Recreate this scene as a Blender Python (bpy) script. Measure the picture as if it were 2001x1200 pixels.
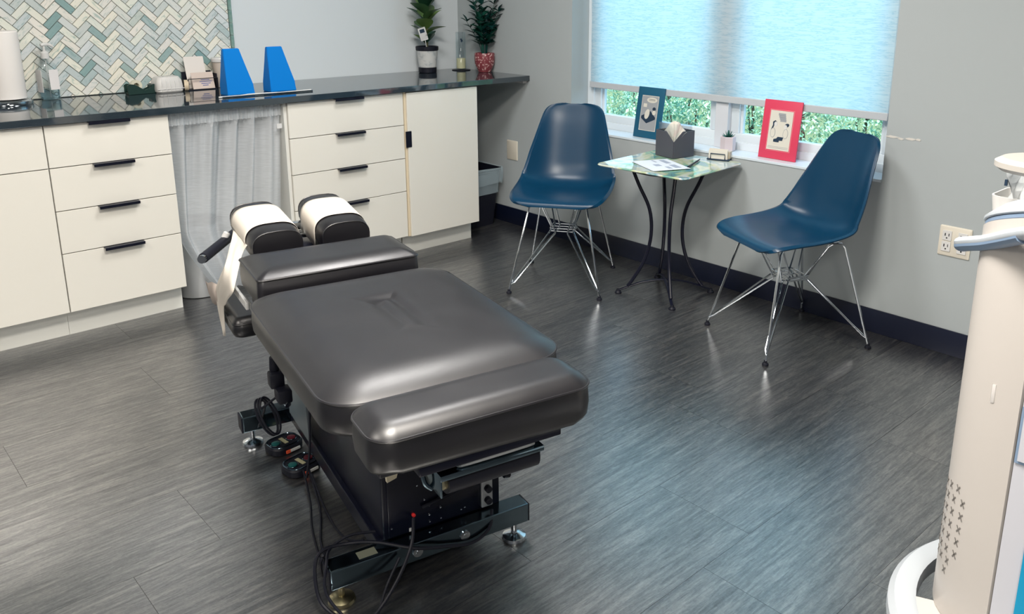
import bpy, bmesh, math, random
from mathutils import Vector, Matrix
random.seed(7)
PI = math.pi
S = bpy.context.scene
COL = S.collection
for o in list(bpy.data.objects): bpy.data.objects.remove(o)

# ------------------------------------------------------------------ camera
cd = bpy.data.cameras.new('camera'); cam = bpy.data.objects.new('camera', cd); COL.objects.link(cam)
CP = Vector((-3.25287, -4.29149, 1.38012)); yaw, pit, rol = .74540, -.25920, .0014
F = Vector((math.sin(yaw)*math.cos(pit), math.cos(yaw)*math.cos(pit), math.sin(pit)))
R0 = Vector((math.cos(yaw), -math.sin(yaw), 0)); U0 = R0.cross(F)
R = R0*math.cos(rol)+U0*math.sin(rol); U = -R0*math.sin(rol)+U0*math.cos(rol)
cam.matrix_world = Matrix(((R.x, U.x, -F.x, CP.x), (R.y, U.y, -F.y, CP.y), (R.z, U.z, -F.z, CP.z), (0, 0, 0, 1)))
cd.sensor_width = 36; cd.lens = 1655.51/2001*36
cd.shift_x = (1000.5-1058.90)/2001; cd.shift_y = (418.66-600)/2001
cd.clip_start = .02
S.camera = cam

# ------------------------------------------------------------------ world, lights, exposure
S.view_settings.view_transform = 'Standard'; S.view_settings.look = 'None'
S.view_settings.gamma = 1; S.view_settings.use_curve_mapping = False
S.view_settings.exposure = 0.28
w = bpy.data.worlds.new('sky'); S.world = w; w.use_nodes = True
w.node_tree.nodes['Background'].inputs[0].default_value = (.47, .70, .90, 1)
w.node_tree.nodes['Background'].inputs[1].default_value = 2.6
def area(loc, size, power, col, rot=(0, 0, 0), sy=None):
    l = bpy.data.lights.new('ceiling_or_fill_light', 'AREA'); l.energy = power; l.color = col
    l.size = size
    if sy: l.shape = 'RECTANGLE'; l.size_y = sy
    o = bpy.data.objects.new('ceiling_or_fill_light', l); o.location = loc; o.rotation_euler = rot; COL.objects.link(o)
WARM = (1, .935, .85)
area((-2.5, -3.3, 2.62), .6, 92, WARM)
area((-4.3, -2.4, 2.62), .6, 38, WARM)
area((-3.9, -5.3, 2.62), .6, 62, WARM)
area((-1.5, -1.9, 2.62), .6, 34, (1, .97, .94))  # added fill to brighten the back wall; no panel known there
sl = bpy.data.lights.new('sun', 'SUN'); sl.energy = 7; sl.angle = .01; sl.color = (1, .97, .85)
so = bpy.data.objects.new('sun', sl); so.rotation_euler = (math.radians(38), math.radians(-22), 0); COL.objects.link(so)

# ------------------------------------------------------------------ materials
MATS = {}
def mat(name, col=(.5, .5, .5), rough=.5, metal=0, spec=.5, trans=0, coat=0, sheen=0, ior=1.45, emit=None, es=0, alpha=1):
    if name in MATS: return MATS[name]
    m = bpy.data.materials.new(name); m.use_nodes = True
    b = m.node_tree.nodes['Principled BSDF']; i = b.inputs
    i['Base Color'].default_value = (*col, 1); i['Roughness'].default_value = rough; i['Metallic'].default_value = metal
    i['Specular IOR Level'].default_value = spec; i['Transmission Weight'].default_value = trans
    i['Coat Weight'].default_value = coat; i['IOR'].default_value = ior; i['Alpha'].default_value = alpha
    if emit: i['Emission Color'].default_value = (*emit, 1); i['Emission Strength'].default_value = es
    MATS[name] = m; return m
def N(m, t, **k):
    n = m.node_tree.nodes.new(t)
    for a, b in k.items(): setattr(n, a, b)
    return n
def L(m, a, b): m.node_tree.links.new(a, b)
def coords(m, scale=(1, 1, 1), kind='Object', rand=False):
    tc = N(m, 'ShaderNodeTexCoord'); mp = N(m, 'ShaderNodeMapping'); mp.inputs['Scale'].default_value = scale
    L(m, tc.outputs[kind], mp.inputs['Vector'])
    if rand:
        oi = N(m, 'ShaderNodeObjectInfo'); mu = N(m, 'ShaderNodeMath', operation='MULTIPLY'); mu.inputs[1].default_value = 37
        L(m, oi.outputs['Random'], mu.inputs[0]); L(m, mu.outputs[0], mp.inputs['Location'])
    return mp.outputs[0]
def noise(m, vec, scale, detail=4, rough=.55, dist=0):
    n = N(m, 'ShaderNodeTexNoise'); n.inputs['Scale'].default_value = scale; n.inputs['Detail'].default_value = detail
    n.inputs['Roughness'].default_value = rough; n.inputs['Distortion'].default_value = dist
    L(m, vec, n.inputs['Vector']); return n.outputs['Fac']
def ramp(m, fac, stops, interp='LINEAR'):
    r = N(m, 'ShaderNodeValToRGB'); r.color_ramp.interpolation = interp; e = r.color_ramp.elements
    while len(e) < len(stops): e.new(.5)
    for k, (p, c) in enumerate(stops): e[k].position = p; e[k].color = (*c, 1)
    L(m, fac, r.inputs[0]); return r.outputs[0]
def bsdf(m): return m.node_tree.nodes['Principled BSDF']
def bump(m, fac, strength=.2, dist=.01):
    b = N(m, 'ShaderNodeBump'); b.inputs['Strength'].default_value = strength; b.inputs['Distance'].default_value = dist
    L(m, fac, b.inputs['Height']); L(m, b.outputs[0], bsdf(m).inputs['Normal'])
def maprange(m, fac, a, b, c, d):
    n = N(m, 'ShaderNodeMapRange'); n.inputs[1].default_value = a; n.inputs[2].default_value = b; n.inputs[3].default_value = c; n.inputs[4].default_value = d
    L(m, fac, n.inputs[0]); return n.outputs[0]

# one wall paint: back wall lightened, window wall darkened, light put into the colour
wallb = mat('wall_paint_lit', (.64, .69, .72), .75, spec=.25)
walld = mat('unseen_wall_dark', (.10, .11, .13), .8, spec=.2)  # unseen walls made near-black to cut bounce light and deepen shadows
wallm = mat('wall_paint_dim', (.37, .405, .415), .75, spec=.25)
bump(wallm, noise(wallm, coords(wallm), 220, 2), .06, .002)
# floor: dark vinyl planks, streaks along x
fl = mat('floor_vinyl', (.03, .03, .035), .42, spec=.5, ior=3.3)
v = coords(fl, (1, 1, 1), 'Object', True)
st = coords(fl, (1.2, 17, 1), 'Object', True)
n1 = noise(fl, st, 3.0, 6, .62, .9); n2 = noise(fl, coords(fl, (4, 30, 1), 'Object', True), 5, 5, .7, .8); n3 = noise(fl, v, 160, 3, .7)
mx = N(fl, 'ShaderNodeMath', operation='ADD'); L(fl, n1, mx.inputs[0]); L(fl, n2, mx.inputs[1])
mx2 = N(fl, 'ShaderNodeMath', operation='MULTIPLY_ADD'); L(fl, n3, mx2.inputs[0]); mx2.inputs[1].default_value = .35; L(fl, mx.outputs[0], mx2.inputs[2])
L(fl, ramp(fl, maprange(fl, mx2.outputs[0], .78, 1.6, 0, 1), [(0, (.005, .007, .011)), (.42, (.014, .016, .020)), (.66, (.040, .038, .037)), (1, (.12, .113, .108))]), bsdf(fl).inputs['Base Color'])
bsdf(fl).inputs['Roughness'].default_value = .30
L(fl, maprange(fl, mx2.outputs[0], .85, 1.45, .33, .74), bsdf(fl).inputs['Specular IOR Level'])
grout_dark = mat('plank_underlay', (.008, .009, .012), .8)
# herringbone glass tile
tl = mat('glass_tile', (.6, .65, .6), .12, spec=.6, coat=.5)
oi = N(tl, 'ShaderNodeObjectInfo')
base = ramp(tl, oi.outputs['Random'], [(0, (.84, .80, .70)), (.25, (.76, .77, .70)), (.42, (.64, .67, .67)), (.55, (.84, .79, .72)), (.70, (.50, .57, .58)), (.82, (.70, .73, .75)), (.94, (.22, .36, .36)), (1, (.78, .77, .72))])
sn = noise(tl, coords(tl, (12, 60, 46), 'Object', True), 1.3, 5, .65, 1.8)
dk = ramp(tl, sn, [(0, (.25, .42, .42)), (.34, (.60, .72, .72)), (.46, (.97, .98, .97)), (1, (1, 1, .98))])
mm = N(tl, 'ShaderNodeMix', data_type='RGBA', blend_type='MULTIPLY'); mm.inputs[0].default_value = 1
L(tl, base, mm.inputs[6]); L(tl, dk, mm.inputs[7]); L(tl, mm.outputs[2], bsdf(tl).inputs['Base Color'])
linerm = mat('liner_glass', (.16, .30, .28), .15, coat=.5)
L(linerm, ramp(linerm, noise(linerm, coords(linerm, (1, 1, 1)), 30, 3), [(0, (.08, .22, .2)), (1, (.35, .46, .42))]), bsdf(linerm).inputs['Base Color'])
grout = mat('grout', (.23, .25, .22), .9)
# counter
ct = mat('dark_quartz', (.045, .055, .065), .05, spec=.6, ior=1.9)
L(ct, ramp(ct, noise(ct, coords(ct), 350, 2), [(0, (.012, .020, .028)), (.6, (.020, .032, .042)), (.75, (.06, .08, .09)), (1, (.02, .03, .04))]), bsdf(ct).inputs['Base Color'])
gloss = mat('gloss_white_lacquer', (.70, .68, .62), .16, spec=.5, coat=.3)
carc = mat('cabinet_white', (.66, .66, .62), .35)
cream = mat('cream_edge_band', (.66, .56, .40), .45)
hand = mat('dark_handle_metal', (.012, .014, .028), .35, metal=.6)
leather = mat('black_leather', (.006, .0055, .008), .38, spec=.5, ior=1.72)
ln = noise(leather, coords(leather), 900, 3, .6); bump(leather, ln, .12, .0006)
L(leather, maprange(leather, noise(leather, coords(leather), 6, 3), .3, .7, .34, .41), bsdf(leather).inputs['Roughness'])
leather2 = mat('black_vinyl_side', (.006, .007, .016), .40, spec=.4)
blackm = mat('black_enamel', (.004, .005, .014), .30, spec=.35)
blackr = mat('black_rubber', (.006, .007, .014), .5, spec=.35)
navy = mat('baseboard_vinyl', (.004, .007, .022), .4)
chrome = mat('chrome', (.62, .66, .70), .14, metal=1)
steel = mat('dark_chrome_tube', (.16, .22, .26), .16, metal=1)
galv = mat('galvanised', (.42, .44, .45), .42, metal=.5)
paper = mat('tissue_paper', (.68, .63, .56), .9, spec=.1)
whitep = mat('white_plastic', (.62, .62, .61), .32)
warmp = mat('warm_white_plastic', (.50, .47, .44), .35)
greyp = mat('grey_plastic', (.30, .31, .34), .4)
bluegrey = mat('blue_grey_plastic', (.20, .28, .40), .35)
shell = mat('dark_plastic_blue_lit', (.001, .034, .080), .32, spec=.4, ior=1.45)  # black shell with the window's blue reflection mixed into its base colour
bluefoam = mat('bright_blue_vinyl', (.0, .19, .62), .5, spec=.3)
winw = mat('white_window_frame', (.66, .72, .76), .35)
sillm = mat('white_sill', (.62, .70, .76), .3)
outl = mat('ivory_outlet', (.66, .62, .53), .4)
soil = mat('soil', (.02, .015, .012), .9)
glassy = mat('clear_glass', (1, 1, 1), .02, trans=1, ior=1.45)
clearp = mat('clear_plastic', (.92, .96, .97), .06, trans=1, ior=1.12)
liquid = mat('gel', (.80, .93, .97), .02, trans=1, ior=1.1)
candle = mat('candle_wax', (.75, .70, .45), .5)
redm = mat('red_card', (.62, .045, .10), .5)
tealm = mat('teal_card', (.004, .085, .16), .5)
ivory = mat('ivory_print', (.62, .60, .53), .7)
greypr = mat('grey_print', (.30, .32, .34), .7)
ink = mat('ink', (.01, .03, .06), .6)
dustyg = mat('charcoal_card', (.065, .068, .085), .45)
pinkish = mat('pale_pink_ceramic', (.60, .52, .54), .4)
woodp = mat('pale_wood', (.55, .47, .36), .5)
redb = mat('red_button', (.6, .02, .02), .4, emit=None)
orange = mat('orange_rocker', (.75, .10, .04), .4)
brassy = mat('brass_glide', (.45, .40, .25), .3, metal=1)
skyblue = mat('bright_blue_panel', (.0, .28, .50), .4)
bagm = mat('clear_bin_liner', (.5, .62, .68), .25, alpha=.35)
frost = mat('frosted_plastic', (.75, .74, .72), .4, alpha=.75)
hedge_soil = mat('outdoor_ground', (.12, .14, .06), .9)
L(hedge_soil, ramp(hedge_soil, noise(hedge_soil, coords(hedge_soil), 8, 4), [(0, (.06, .10, .03)), (1, (.25, .27, .12))]), bsdf(hedge_soil).inputs['Base Color'])

def leafmat(name, c1, c2, rough=.4):
    m = mat(name, c1, rough, spec=.4)
    oi = N(m, 'ShaderNodeObjectInfo')
    L(m, ramp(m, oi.outputs['Random'], [(0, c1), (1, c2)]), bsdf(m).inputs['Base Color']); return m
fig = leafmat('broad_leaf', (.015, .085, .05), (.16, .26, .07))
zz = leafmat('dark_glossy_leaf', (.003, .028, .030), (.012, .075, .050), .25)
hl = mat('hedge_leaf', (.1, .3, .1), .5)
L(hl, ramp(hl, noise(hl, coords(hl), 9, 3), [(.3, (.16, .42, .36)), (.5, (.38, .62, .42)), (.66, (.80, .90, .70))]), bsdf(hl).inputs['Base Color'])  # leaf colours paled and tinted cyan to put outdoor haze into them
bsdf(hl).inputs['Transmission Weight'].default_value = 0
# speckled pot
rp = mat('speckled_red_pot', (.2, .03, .03), .3)
vo = N(rp, 'ShaderNodeTexNoise'); vo.inputs['Scale'].default_value = 85; vo.inputs['Detail'].default_value = 2
L(rp, coords(rp), vo.inputs['Vector'])
L(rp, ramp(rp, vo.outputs['Fac'], [(0, (.19, .035, .045)), (.57, (.21, .045, .055)), (.62, (.62, .42, .40)), (1, (.7, .55, .5))]), bsdf(rp).inputs['Base Color'])
wp = mat('mottled_white_pot', (.5, .5, .5), .5)
L(wp, ramp(wp, noise(wp, coords(wp), 22, 5, .6, .4), [(0, (.16, .20, .22)), (.38, (.40, .43, .44)), (.5, (.55, .56, .55)), (1, (.62, .62, .60))]), bsdf(wp).inputs['Base Color'])
# art glass table top
ag = mat('art_glass_top', (.2, .4, .4), .06, spec=.6, coat=.5)
vv = coords(ag, (1, 1, 1))
an = noise(ag, vv, 4.2, 3, .5, 1.6)
L(ag, ramp(ag, an, [(.26, (.02, .08, .14)), (.36, (.10, .30, .34)), (.43, (.25, .45, .30)), (.48, (.55, .58, .38)), (.54, (.60, .68, .68)), (.61, (.14, .34, .40)), (.70, (.55, .58, .50))]), bsdf(ag).inputs['Base Color'])
# blind fabric: translucent woven shade
bl = bpy.data.materials.new('blind_fabric'); bl.use_nodes = True; nt = bl.node_tree; nt.nodes.clear()
out = N(bl, 'ShaderNodeOutputMaterial'); tr = N(bl, 'ShaderNodeBsdfTranslucent'); di = N(bl, 'ShaderNodeBsdfDiffuse'); mxs = N(bl, 'ShaderNodeMixShader')
bn = noise(bl, coords(bl, (1, 1.5, 17)), 7, 4, .6, .35)
cr = ramp(bl, bn, [(0, (.84, .89, .91)), (.40, (.76, .84, .87)), (.455, (.54, .69, .76)), (.50, (.74, .82, .85)), (1, (.84, .90, .92))])
L(bl, cr, tr.inputs['Color']); L(bl, cr, di.inputs['Color']); mxs.inputs[0].default_value = .22
L(bl, tr.outputs[0], mxs.inputs[1]); L(bl, di.outputs[0], mxs.inputs[2]); L(bl, mxs.outputs[0], out.inputs[0]); MATS['bl'] = bl
# sheer curtain
sh = bpy.data.materials.new('sheer_fabric'); sh.use_nodes = True; nt = sh.node_tree; nt.nodes.clear()
out = N(sh, 'ShaderNodeOutputMaterial'); tp = N(sh, 'ShaderNodeBsdfTransparent'); di = N(sh, 'ShaderNodeBsdfDiffuse'); tr = N(sh, 'ShaderNodeBsdfTranslucent')
di.inputs[0].default_value = (.90, .94, .98, 1); tr.inputs[0].default_value = (.90, .94, .98, 1)
ms = N(sh, 'ShaderNodeMixShader'); ms.inputs[0].default_value = .3; L(sh, di.outputs[0], ms.inputs[1]); L(sh, tr.outputs[0], ms.inputs[2])
m2 = N(sh, 'ShaderNodeMixShader'); L(sh, maprange(sh, noise(sh, coords(sh, (6, 6, 200)), 3, 3), .3, .7, .48, .60), m2.inputs[0])
L(sh, tp.outputs[0], m2.inputs[1]); L(sh, ms.outputs[0], m2.inputs[2]); L(sh, m2.outputs[0], out.inputs[0])
# window pane
pn = bpy.data.materials.new('window_glass'); pn.use_nodes = True; nt = pn.node_tree; nt.nodes.clear()
out = N(pn, 'ShaderNodeOutputMaterial'); tp = N(pn, 'ShaderNodeBsdfTransparent'); gl = N(pn, 'ShaderNodeBsdfGlossy'); gl.inputs['Roughness'].default_value = .02
tp.inputs[0].default_value = (.88, .97, 1, 1); ms = N(pn, 'ShaderNodeMixShader'); ms.inputs[0].default_value = .06
L(pn, tp.outputs[0], ms.inputs[1]); L(pn, gl.outputs[0], ms.inputs[2]); L(pn, ms.outputs[0], out.inputs[0])
# thin clear acrylic
ac = bpy.data.materials.new('clear_acrylic'); ac.use_nodes = True; nt = ac.node_tree; nt.nodes.clear()
out = N(ac, 'ShaderNodeOutputMaterial'); tp = N(ac, 'ShaderNodeBsdfTransparent'); gl = N(ac, 'ShaderNodeBsdfGlossy'); gl.inputs['Roughness'].default_value = .05
tp.inputs[0].default_value = (.955, .98, .985, 1); ms = N(ac, 'ShaderNodeMixShader'); ms.inputs[0].default_value = .10
L(ac, tp.outputs[0], ms.inputs[1]); L(ac, gl.outputs[0], ms.inputs[2]); L(ac, ms.outputs[0], out.inputs[0])

# ------------------------------------------------------------------ helpers
def V(*a): return Vector(a)
def nb(): return bmesh.new()
def box(bm, x0, x1, y0, y1, z0, z1, bev=0, M=None, seg=2):
    r = bmesh.ops.create_cube(bm, size=1)
    vs = r['verts']
    bmesh.ops.scale(bm, vec=(x1-x0, y1-y0, z1-z0), verts=vs); bmesh.ops.translate(bm, vec=((x0+x1)/2, (y0+y1)/2, (z0+z1)/2), verts=vs)
    if bev:
        es = list({e for v in vs for e in v.link_edges})
        rr = bmesh.ops.bevel(bm, geom=es, offset=bev, segments=seg, affect='EDGES', profile=.5)
        vs = list({v for f in rr['faces'] for v in f.verts} | {v for v in vs if v.is_valid})
    if M is not None: bmesh.ops.transform(bm, matrix=M, verts=vs)
    return vs
def loft(bm, rings, closed=True, cap0=True, cap1=True):
    vr = [[bm.verts.new(p) for p in r] for r in rings]; n = len(rings[0])
    for a, b in zip(vr, vr[1:]):
        for i in range(n if closed else n-1):
            j = (i+1) % n; bm.faces.new((a[i], a[j], b[j], b[i]))
    if cap0: bm.faces.new(vr[0][::-1])
    if cap1: bm.faces.new(vr[-1])
    return vr
def lathe(bm, prof, c=(0, 0, 0), n=24, M=None):
    rings = []
    for r, z in prof:
        ring = [Vector((c[0]+r*math.cos(2*PI*k/n), c[1]+r*math.sin(2*PI*k/n), c[2]+z)) for k in range(n)]
        if M is not None: ring = [M @ p for p in ring]
        rings.append(ring)
    loft(bm, rings)
def smooth_path(pts, k=6):
    P = [Vector(p) for p in pts]; o = []
    for i in range(len(P)-1):
        a = P[max(i-1, 0)]; b = P[i]; c = P[i+1]; d = P[min(i+2, len(P)-1)]
        for j in range(k):
            t = j/k; o.append(.5*((2*b)+(c-a)*t+(2*a-5*b+4*c-d)*t*t+(3*b-3*c+d-a)*t**3))
    return o+[P[-1]]
def tube(bm, pts, r, n=8, sm=0, closed=False, flat=1):
    P = smooth_path(pts, sm) if sm else [Vector(p) for p in pts]
    rings = []; up = None
    for i, p in enumerate(P):
        t = (P[min(i+1, len(P)-1)]-P[max(i-1, 0)]).normalized()
        if up is None:
            up = Vector((0, 0, 1)) if abs(t.z) < .9 else Vector((1, 0, 0))
        a = t.cross(up).normalized(); up = a.cross(t).normalized()
        rr = r[min(int(round(i*(len(r)-1)/max(1, len(P)-1))), len(r)-1)] if isinstance(r, list) else r
        rings.append([p+a*rr*math.cos(2*PI*k/n)+up*rr*flat*math.sin(2*PI*k/n) for k in range(n)])
    loft(bm, rings)
def prism(bm, poly, d, M=None):
    # polygon in xy extruded along z 0..d
    b = [Vector((x, y, 0)) for x, y in poly]; t = [Vector((x, y, d)) for x, y in poly]
    if M is not None: b = [M @ p for p in b]; t = [M @ p for p in t]
    loft(bm, [b, t])
def rrect(w, l, r, n=6, cx=0, cy=0):
    # rounded rectangle outline half sizes w,l
    r = max(min(r, w, l), .0005); o = []
    for qx, qy, a0 in ((1, 1, 0), (-1, 1, 90), (-1, -1, 180), (1, -1, 270)):
        for k in range(n+1):
            a = math.radians(a0+90*k/n); o.append((cx+qx*(w-r)+r*math.cos(a), cy+qy*(l-r)+r*math.sin(a)))
    return o
def obj(name, bm, m, parent=None, smooth=True, loc=None, rot=None, angle=29):
    me = bpy.data.meshes.new(name)
    bmesh.ops.recalc_face_normals(bm, faces=bm.faces[:])
    bm.to_mesh(me); bm.free()
    if m is not None:
        for x in (m if isinstance(m, (list, tuple)) else [m]): me.materials.append(x)
    if smooth:
        me.shade_smooth(); me.set_sharp_from_angle(angle=math.radians(angle))
    o = bpy.data.objects.new(name, me); COL.objects.link(o)
    if parent: o.parent = parent
    if loc: o.location = loc
    if rot: o.rotation_euler = rot
    return o
def thing(name, label, cat, loc=(0, 0, 0), rz=0, group=None):
    o = bpy.data.objects.new(name, None); COL.objects.link(o); o.empty_display_size = .05
    o.location = loc; o.rotation_euler = (0, 0, rz); return tag(o, label, cat, group)
def tag(o, label, cat, group=None):
    o['label'] = label; o['category'] = cat
    if group: o['group'] = group
    return o
def struct(o): o['kind'] = 'structure'; return o
def copy_obj(o, parent=None, loc=None, rot=None):
    c = o.copy(); COL.objects.link(c)
    if parent: c.parent = parent
    if loc is not None: c.location = loc
    if rot is not None: c.rotation_euler = rot
    return c
def copy_tree(o, parent=None):
    kids = list(o.children); c = copy_obj(o, parent)
    for k in kids: copy_tree(k, c)
    return c
def solid(o, t, off=0):
    s = o.modifiers.new('thick', 'SOLIDIFY'); s.thickness = t; s.offset = off; return o
def BX(name, m, parent, *a, **k):
    bm = nb(); box(bm, *a, **k); return obj(name, bm, m, parent, angle=20)

# ------------------------------------------------------------------ structure
XL, YF, ZC = -5.2, -7.2, 2.64
WY0, WY1, WZ0, WZ1 = -2.776, -1.002, .645, 2.15
bm = nb(); box(bm, XL, 0, YF, 0, -.06, -.004); floor = struct(obj('floor', bm, grout_dark))
bm = nb(); box(bm, XL-.2, .2, YF-.2, .2, ZC, ZC+.1); struct(obj('ceiling', bm, mat('ceiling_paint', (.55, .54, .50), .9)))
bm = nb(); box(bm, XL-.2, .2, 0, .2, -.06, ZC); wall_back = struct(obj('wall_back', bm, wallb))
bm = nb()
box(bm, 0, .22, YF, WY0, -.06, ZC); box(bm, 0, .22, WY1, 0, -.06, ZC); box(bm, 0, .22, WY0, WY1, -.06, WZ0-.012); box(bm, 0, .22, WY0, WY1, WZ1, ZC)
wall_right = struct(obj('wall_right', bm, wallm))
bm = nb(); box(bm, XL-.2, XL, YF, 0, -.06, ZC); struct(obj('wall_left', bm, walld))
bm = nb(); box(bm, XL-.2, .2, YF-.2, YF, -.06, ZC); struct(obj('wall_front', bm, walld))
bm = nb(); box(bm, -.007, 0, -6.9, -.0, 0, .100, .0015); struct(obj('baseboard_right', bm, navy))
bm = nb(); box(bm, -.36, -.008, -.007, 0, 0, .100, .0015); struct(obj('baseboard_back', bm, navy))
# planks
PW, PLn = .305, .914
bm = nb(); box(bm, 0, PLn-.0008, 0, PW-.0007, -.004, 0); plank0 = obj('plank', bm, fl, floor, smooth=False)
ends = {}
first = True
rows = {-3.24: -1.54, -3.545: -1.737, -2.935: -1.121, -2.325: -2.57, -2.63: -2.785}
k0 = -3.24
for j in range(-6, 11):
    y0 = k0+j*PW
    if y0 > -.1: break
    key = min(rows, key=lambda q: abs(q-y0)); xe = rows[key] if abs(key-y0) < .01 else -1.0-random.random()*.9
    n0 = math.ceil((-3.9-xe)/PLn)-1
    for i in range(n0, 8):
        x0 = xe+i*PLn
        if x0 > -.02: break
        if x0+PLn < -3.9 or x0 < XL: continue
        o = plank0 if first else copy_obj(plank0)
        first = False; o.location = (x0, y0, 0)
        if x0+PLn > 0 or y0+PW > 0:
            bmc = nb(); box(bmc, 0, min(PLn, -x0)-.0012, 0, min(PW, -y0)-.001, -.004, 0)
            me = bpy.data.meshes.new('plank'); bmc.to_mesh(me); bmc.free(); me.materials.append(fl); o.data = me
bm = nb(); box(bm, XL, -4.4, YF, 0, -.004, 0)
box(bm, -4.4, 0, YF, k0-6*PW, -.004, 0); o = obj('outer_planks', bm, fl, floor, smooth=False); o['kind'] = 'stuff'

# window
win = struct(obj('window_1', (lambda b: (box(b, .130, .20, WY0, WY1, WZ0, WZ0+.035), box(b, .130, .20, WY0, WY1, WZ1-.04, WZ1),
      box(b, .130, .20, WY1-.045, WY1, WZ0+.035, WZ1-.04), box(b, .130, .20, WY0, WY0+.04, WZ0+.035, WZ1-.04), b)[-1])(nb()), winw))
BX('mullion', mat('mullion_white', (.60, .62, .66), .4), win, .115, .20, -1.945, -1.872, WZ0, WZ1, bev=.002)
def sash(y0, y1):
    b = nb(); w_ = .045; z0, z1 = WZ0+.03, WZ1-.035
    for a in ((y0, y1, z0, z0+w_), (y0, y1, z1-w_, z1), (y0, y0+w_, z0+w_, z1-w_), (y1-w_, y1, z0+w_, z1-w_)):
        box(b, .142, .185, *a, bev=.003)
    s = obj('sash', b, winw, win)
    for a in ((y0+w_, y0+w_+.014), (y1-w_-.014, y1-w_)): BX('glazing_bead', winw, s, .155, .175, a[0], a[1], z0+w_, z1-w_, bev=.002)
    BX('pane', pn, s, .163, .167, y0+w_, y1-w_, z0+w_, z1-w_)
sash(-1.872, -1.045); sash(-2.74, -1.945)
BX('sill', sillm, win, -.004, .130, WY0+.001, WY1-.001, WZ0-.012, WZ0, bev=.002)
# blind
bt = thing('roller_blind', 'pale woven roller blind drawn most of the way down the window', 'blind', (.104, -1.885, .865))
bm = nb(); ny, nz = 90, 60; rr = []
for k in range(nz+1):
    z = .03+k/nz*1.20
    rr.append([V(.0012*math.sin(9*z+6*math.sin(2*y/ny))+.0008*math.sin(y*.7+z*40), -.838+1.676*y/ny, z) for y in range(ny+1)])
loft(bm, rr, closed=False, cap0=False, cap1=False); obj('fabric', bm, bl, bt)
BX('hem_bar', mat('hem_grey', (.46, .49, .52), .6), bt, -.006, .006, -.842, .842, 0, .032, bev=.003)
bm = nb(); tube(bm, [(0, -.85, 1.25), (0, .85, 1.25)], .03, 16); obj('roller_tube', bm, whitep, bt)
# paint chips on the wall beside the window
bm = nb()
for (y, z, w_) in ((-2.80, .822, .03), (-2.835, .818, .012), (-2.872, .822, .022), (-2.905, .823, .012)):
    pts = [(y+w_*math.cos(a*PI/5)*(.7+.5*random.random()), z+.004*math.sin(a*PI/5)*(.6+.8*random.random())) for a in range(10)]
    loft(bm, [[V(0, p[0], p[1]) for p in pts], [V(-.0015, p[0], p[1]) for p in pts]])
obj('paint_chips', bm, mat('bare_plaster', (.6, .58, .54), .9), wall_right)['label'] = 'small white scuff in the paint'

# ------------------------------------------------------------------ herringbone tiles (pieces of the back wall)
TX0, TX1, TZ0, TZ1 = -3.05, -1.448, .908, 2.0
BX('grout', grout, wall_back, TX0, TX1, -.004, 0, TZ0, TZ1)
TL_, TW = .0830, .0305; c45 = math.sqrt(.5)
def clip(poly):
    def cl(P, f, cut):
        o = []
        for i in range(len(P)):
            a, b = P[i-1], P[i]; fa, fb = f(a), f(b)
            if (fa < 0) != (fb < 0): t = fa/(fa-fb); o.append((a[0]+(b[0]-a[0])*t, a[1]+(b[1]-a[1])*t))
            if fb >= 0: o.append(b)
        return o
    for f in (lambda p: p[0]-TX0-.001, lambda p: TX1-.001-p[0], lambda p: p[1]-TZ0-.001, lambda p: TZ1-p[1]):
        if len(poly) < 3: return []
        poly = cl(poly, f, 0)
    return poly
g = .0011; tiles = []; rest = nb(); proto = {}
def tile_mesh(poly2, name):
    b = nb(); d = .0065
    cx = sum(p[0] for p in poly2)/len(poly2); cz = sum(p[1] for p in poly2)/len(poly2)
    sc = .0009
    rings = [[V(p[0], 0, p[1]) for p in poly2], [V(p[0], -d+.0012, p[1]) for p in poly2],
             [V(p[0]+(sc if p[0] < cx else -sc), -d, p[1]+(sc if p[1] < cz else -sc)) for p in poly2]]
    loft(b, rings); bmesh.ops.recalc_face_normals(b, faces=b.faces[:])
    me = bpy.data.meshes.new(name); b.to_mesh(me); b.free(); me.materials.append(tl); return me
def tile_local(kind):
    return [(g, g), (TL_-g, g), (TL_-g, TW-g), (g, TW-g)]
mesh_tile = tile_mesh(tile_local('H'), 'tile')
count = 0
OX, OZ = -2.2605, 1.1190
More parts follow.
